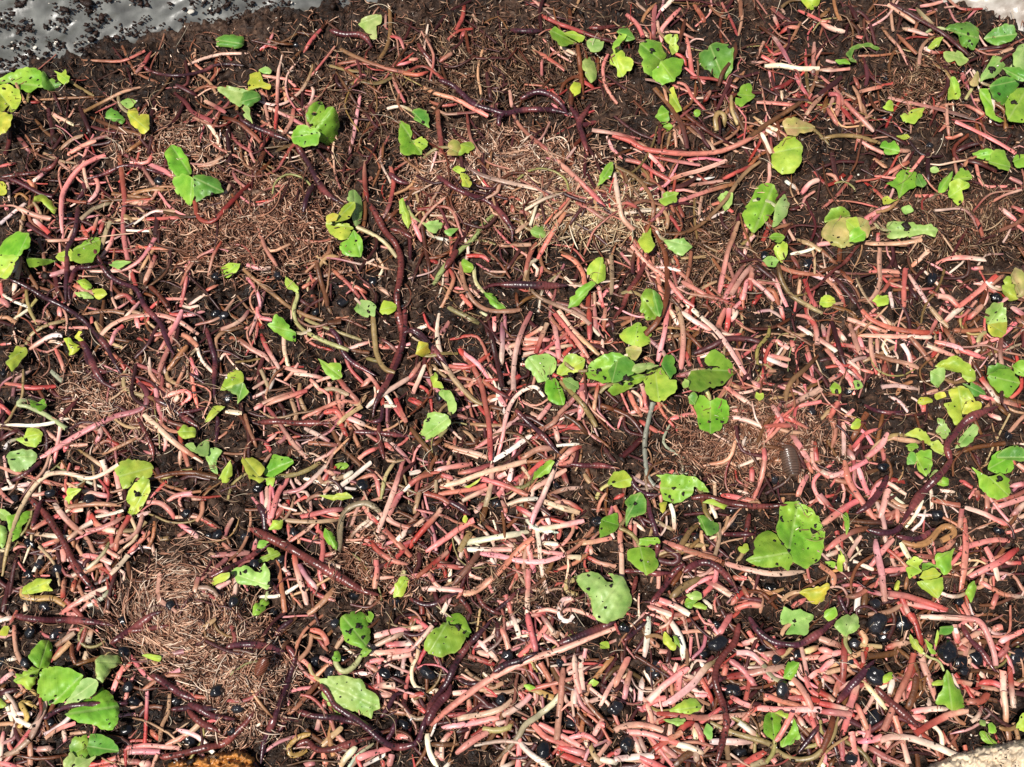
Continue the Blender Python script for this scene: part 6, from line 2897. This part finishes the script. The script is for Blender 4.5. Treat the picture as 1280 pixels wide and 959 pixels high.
def slab(poly, zrise, bumpy, name, mat, col, label, cat, seed, thick=0.006):
    o = np.asarray(poly, float)
    lo, hi = o.min(0), o.max(0)
    e = np.concatenate([np.linspace(o[k], o[(k + 1) % len(o)], 14, endpoint=False) for k in range(len(o))])
    e += rng.normal(0, 0.5, e.shape)
    gxx, gyy = np.meshgrid(np.arange(lo[0], hi[0], 1.3), np.arange(lo[1], hi[1], 1.3)); pts = np.stack([gxx.ravel(), gyy.ravel()], -1)
    x, y = pts[:, 0][:, None], pts[:, 1][:, None]; x1, y1 = e[:, 0], e[:, 1]; x2, y2 = np.roll(x1, -1), np.roll(y1, -1)
    ins = (((y1 > y) != (y2 > y)) & (x < (x2 - x1) * (y - y1) / (y2 - y1 + 1e-12) + x1)).sum(1) % 2 == 1
    de = np.sqrt(((pts[:, None, :] - e[None]) ** 2).sum(-1)).min(1)
    pts = pts[ins & (de > 0.8)]
    al = np.concatenate([e, pts])
    vs, es, fs, *_ = delaunay_2d_cdt([Vector(a) for a in al], [(k, (k + 1) % len(e)) for k in range(len(e))], [], 1, 1e-5)
    V = np.array([(a[0], a[1]) for a in vs]); F_ = [tuple(f) for f in fs]
    dist = np.sqrt(((V[:, None, :] - e[None]) ** 2).sum(-1)).min(1)
    z = np.percentile(hz(V[:, 0], V[:, 1], H0), 60) + zrise * (1 - np.exp(-dist / 3.5)) + bumpy * (vnoise(V[:, 0] / 3, V[:, 1] / 3, seed) - 0.5) + bumpy * 1.4 * (vnoise(V[:, 0] / 11, V[:, 1] / 5, seed + 1) - 0.5)
    P3 = at(V[:, 0], V[:, 1], z); n_ = len(V)
    a0, b0, c0 = (P3[i] for i in F_[0][:3])
    if np.cross(b0 - a0, c0 - a0)[2] < 0: F_ = [f[::-1] for f in F_]
    low = P3.copy(); low[:, 2] -= thick
    he = set((a, b) for f in F_ for a, b in zip(f, f[1:] + f[:1])); rim = [e_ for e_ in he if (e_[1], e_[0]) not in he]
    G = Geo(); G.add(np.concatenate([P3, low]), F_ + [tuple(i + n_ for i in f[::-1]) for f in F_] + [(b, a, a + n_, b + n_) for a, b in rim], lin(*col))
    org = P3.mean(0)
    tag(link(name, G.mesh(name, org, mat), org), label, cat)
    stamp(V[:, 0], V[:, 1], z, 1)
slab([(1148, 975), (1160, 956), (1200, 941), (1226, 932), (1262, 927), (1300, 922), (1310, 985)], 0.005, 0.0016, "board_edge", M_BOARD, (206, 186, 158),
     "rough pale beige board edge in the bottom corner", "board", 70)
slab([(204, 985), (210, 955), (224, 949), (252, 945), (270, 940), (300, 937), (318, 944), (322, 985)], 0.006, 0.0022, "crumbly_chunk", M_CHUNK, (176, 116, 54),
     "orange-brown grainy crumbly chunk at the bottom frame edge", "crumbly chunk", 80)

# ------------------------------------------------------------------ loose crumbs, white grains with glint specks and hairs
G = Geo()
dens_at = lambda x, y: dens[int((y + PAD) // 8), int((x + PAD) // 8)]
LV = [lump(np.zeros(3), (1.2, 0.9, 0.75), 6, 4, 0.5, 0, None, k) for k in range(14)]
def crumbs(G, c3, r, col):
    n_ = len(r)
    which = rng.integers(0, len(LV), n_); yaw = rng.uniform(0, 6.28, n_)
    base = np.stack([LV[k][0] for k in which]); sc = rng.uniform(0.7, 1.3, (n_, 1, 3))
    base = base * sc
    cy, sy = np.cos(yaw)[:, None], np.sin(yaw)[:, None]
    v = np.stack([base[..., 0] * cy - base[..., 1] * sy, base[..., 0] * sy + base[..., 1] * cy, base[..., 2]], -1) * r[:, None, None] + c3[:, None, :]
    nv = v.shape[1]; f = []
    for k in range(n_):
        o_ = k * nv; f.extend([tuple(i + o_ for i in q) for q in LV[0][1]])
    G.add(v.reshape(-1, 3), f, np.repeat(col, nv, 0))
def scatter(n_, med, sig, rgb, lo, hi, sink, on, y0, kx):
    x, y = rng.uniform(-20, 1300, n_), rng.uniform(-15, 975, n_)
    k = y > y0 - kx * x; x, y = x[k], y[k]; n_ = len(x)
    r = np.exp(rng.normal(math.log(med), sig, n_)) * mpp(y)
    crumbs(G, at(x, y, hz(x, y, on) + r * sink), r, lin(*rgb)[None] * rng.uniform(lo, hi, (n_, 1)))
G = Geo()
scatter(14000, 1.1, 0.55, (42, 25, 16), 0.2, 1.6, 0.3, H0, 90, 0.2)
scatter(420, 3.0, 0.4, (38, 24, 16), 0.25, 1.2, 0.1, H0, 90, 0.2)
tag(link("soil_crumbs", G.mesh("soil_crumbs", np.zeros(3), M_CRUMB)), "small dark soil crumbs all over the bed", kind="stuff")
G = Geo()
scatter(3600, 0.7, 0.55, (40, 26, 19), 0.4, 1.4, 0.3, None, 100, 0.2)
tag(link("clinging_crumbs", G.mesh("clinging_crumbs", np.zeros(3), M_CRUMB)), "fine dark crumbs clinging to stems and leaves", kind="stuff")
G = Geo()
scatter(1500, 0.62, 0.45, (238, 226, 208), 0.5, 1.0, 0.4, H0, 60, 0.12)  # white specks: mineral grains, and wet glints put in as pale colour
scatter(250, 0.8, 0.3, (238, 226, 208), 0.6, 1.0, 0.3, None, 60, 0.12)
tag(link("pale_grains_and_glints", G.mesh("pale_grains_and_glints", np.zeros(3), M_CRUMB)), "tiny pale mineral grains and wet glints made as white specks", kind="stuff")
G = Geo()
def place():
    while True:
        x, y = rng.uniform(0, 1280), rng.uniform(0, 959)
        if y > 90 - 0.2 * x: return x, y, rng.uniform(0, 6.28)
fibres(G, 9000, place, 13, 0.62, 'brown', 0.0024)
fibres(G, 7000, place, 15, 0.5, 'dark', 0.0024)
fibres(G, 9000, place, 6, 0.8, 'tan', 0.0024, m_=3)
fibres(G, 900, place, 30, 0.3, 'straw', 0.005, curl=0.8, m_=8)
tag(link("root_hairs", G.mesh("root_hairs", np.zeros(3), M_FIBRE)), "fine root hairs and straw bits through the soil", kind="stuff")

# ------------------------------------------------------------------ labels for stems, worms and hulls: look first, then the landmark beside them
STOP = {'on', 'with', 'beside', 'at', 'below', 'above', 'near', 'by', 'under', 'among', 'between', 'in', 'over', 'leaning', 'lying', 'cut', 'rising', 'growing', 'held', 'left', 'tucked', 'wedged',
        'against', 'behind', 'poking', 'hanging', 'standing', 'emerging', 'resting', 'strewn', 'clasping', 'crossed', 'bowed', 'hooked', 'draped', 'beneath', 'to', 'of', 'just', 'standing', 'curling', 'holding', 'folded', 'pointing', 'arching', 'split', 'half', 'right', 'from', 'across', 'that'}
def handle(lab):
    w = lab.replace(',', '').split(); out = [w[0]]
    for q in w[1:]:
        if q in STOP: break
        out.append(q)
    return ' '.join(out)
hd = {}
for g in plants: hd.setdefault(handle(g['label']), []).append(g)
marks = [(h, v[0]['cx'], v[0]['cy'], v[0]['area']) for h, v in hd.items() if len(v) == 1 and 3 <= len(h.split()) <= 6 and v[0]['area'] > 220]
marks += [('pill bug', 988, 576, 2000), ('swirled tan fibre nest', 232, 768, 2000)]
def describe(t, lvl, mk):
    h, mx_, my_, _ = mk
    dx, dy = t['x'] - mx_, t['y'] - my_
    rel = ('left of' if dx < 0 else 'right of') if abs(dx) > abs(dy) else ('above' if dy < 0 else 'below')
    if lvl >= 1 and abs(dx) > 5 and abs(dy) > 5: rel = ('up' if dy < 0 else 'down') + ' and ' + ('left of' if dx < 0 else 'right of')
    if t['kind'] == 'stem': look = [t['size'], t['shape'], t['col']] + ([t['slant']] if lvl >= 2 else []) + ['stem']
    elif t['kind'] == 'worm': look = ([t['thick']] if t['thick'] else []) + [t['size'], t['shape'], 'glossy', 'purple-brown'] + ([t['slant']] if lvl >= 2 else []) + ['worm']
    else: look = ([t['size']] if t['size'] else []) + ['black', 'seed', 'hull']
    return ' '.join(look) + ' ' + rel + ' the ' + h
used = set(g['label'] for g in plants)
GROUPS = {'stem': ('stem', 'chopped stems lying on the bed'), 'worm': ('worm', 'worms on the bed'), 'hull': ('seed hull', 'black seed hulls on the bed')}
for t in things:
    near = sorted(marks, key=lambda m_: math.hypot(t['x'] - m_[1], t['y'] - m_[2]) - 0.12 * math.sqrt(m_[3]))[:4]
    t['opts'] = [describe(t, lvl, near[0]) for lvl in (0, 1, 2)] + [describe(t, lvl, m_) for m_ in near[1:] for lvl in (1, 2)]
from collections import Counter
for lvl in range(9):
    todo = [t for t in things if 'lab' not in t]
    cnts = Counter(t['opts'][lvl] for t in todo)
    for t in todo:
        q = t['opts'][lvl]
        if cnts[q] == 1 and q not in used and len(q.split()) <= 16: t['lab'] = q; used.add(q)
todo = {}
for t in things:
    if 'lab' not in t: todo.setdefault(t['opts'][0], []).append(t)
for q, ts in todo.items():
    ts.sort(key=lambda t: t['x'])
    for k, t in enumerate(ts):
        nm = ('leftmost ' if k == 0 else 'rightmost ' if k == len(ts) - 1 else ['', 'second ', 'third ', 'fourth ', 'fifth '][min(k, 4)]) + q
        t['lab'] = nm
for t in things: tag(t['o'], t['lab'], *GROUPS[t['kind']])
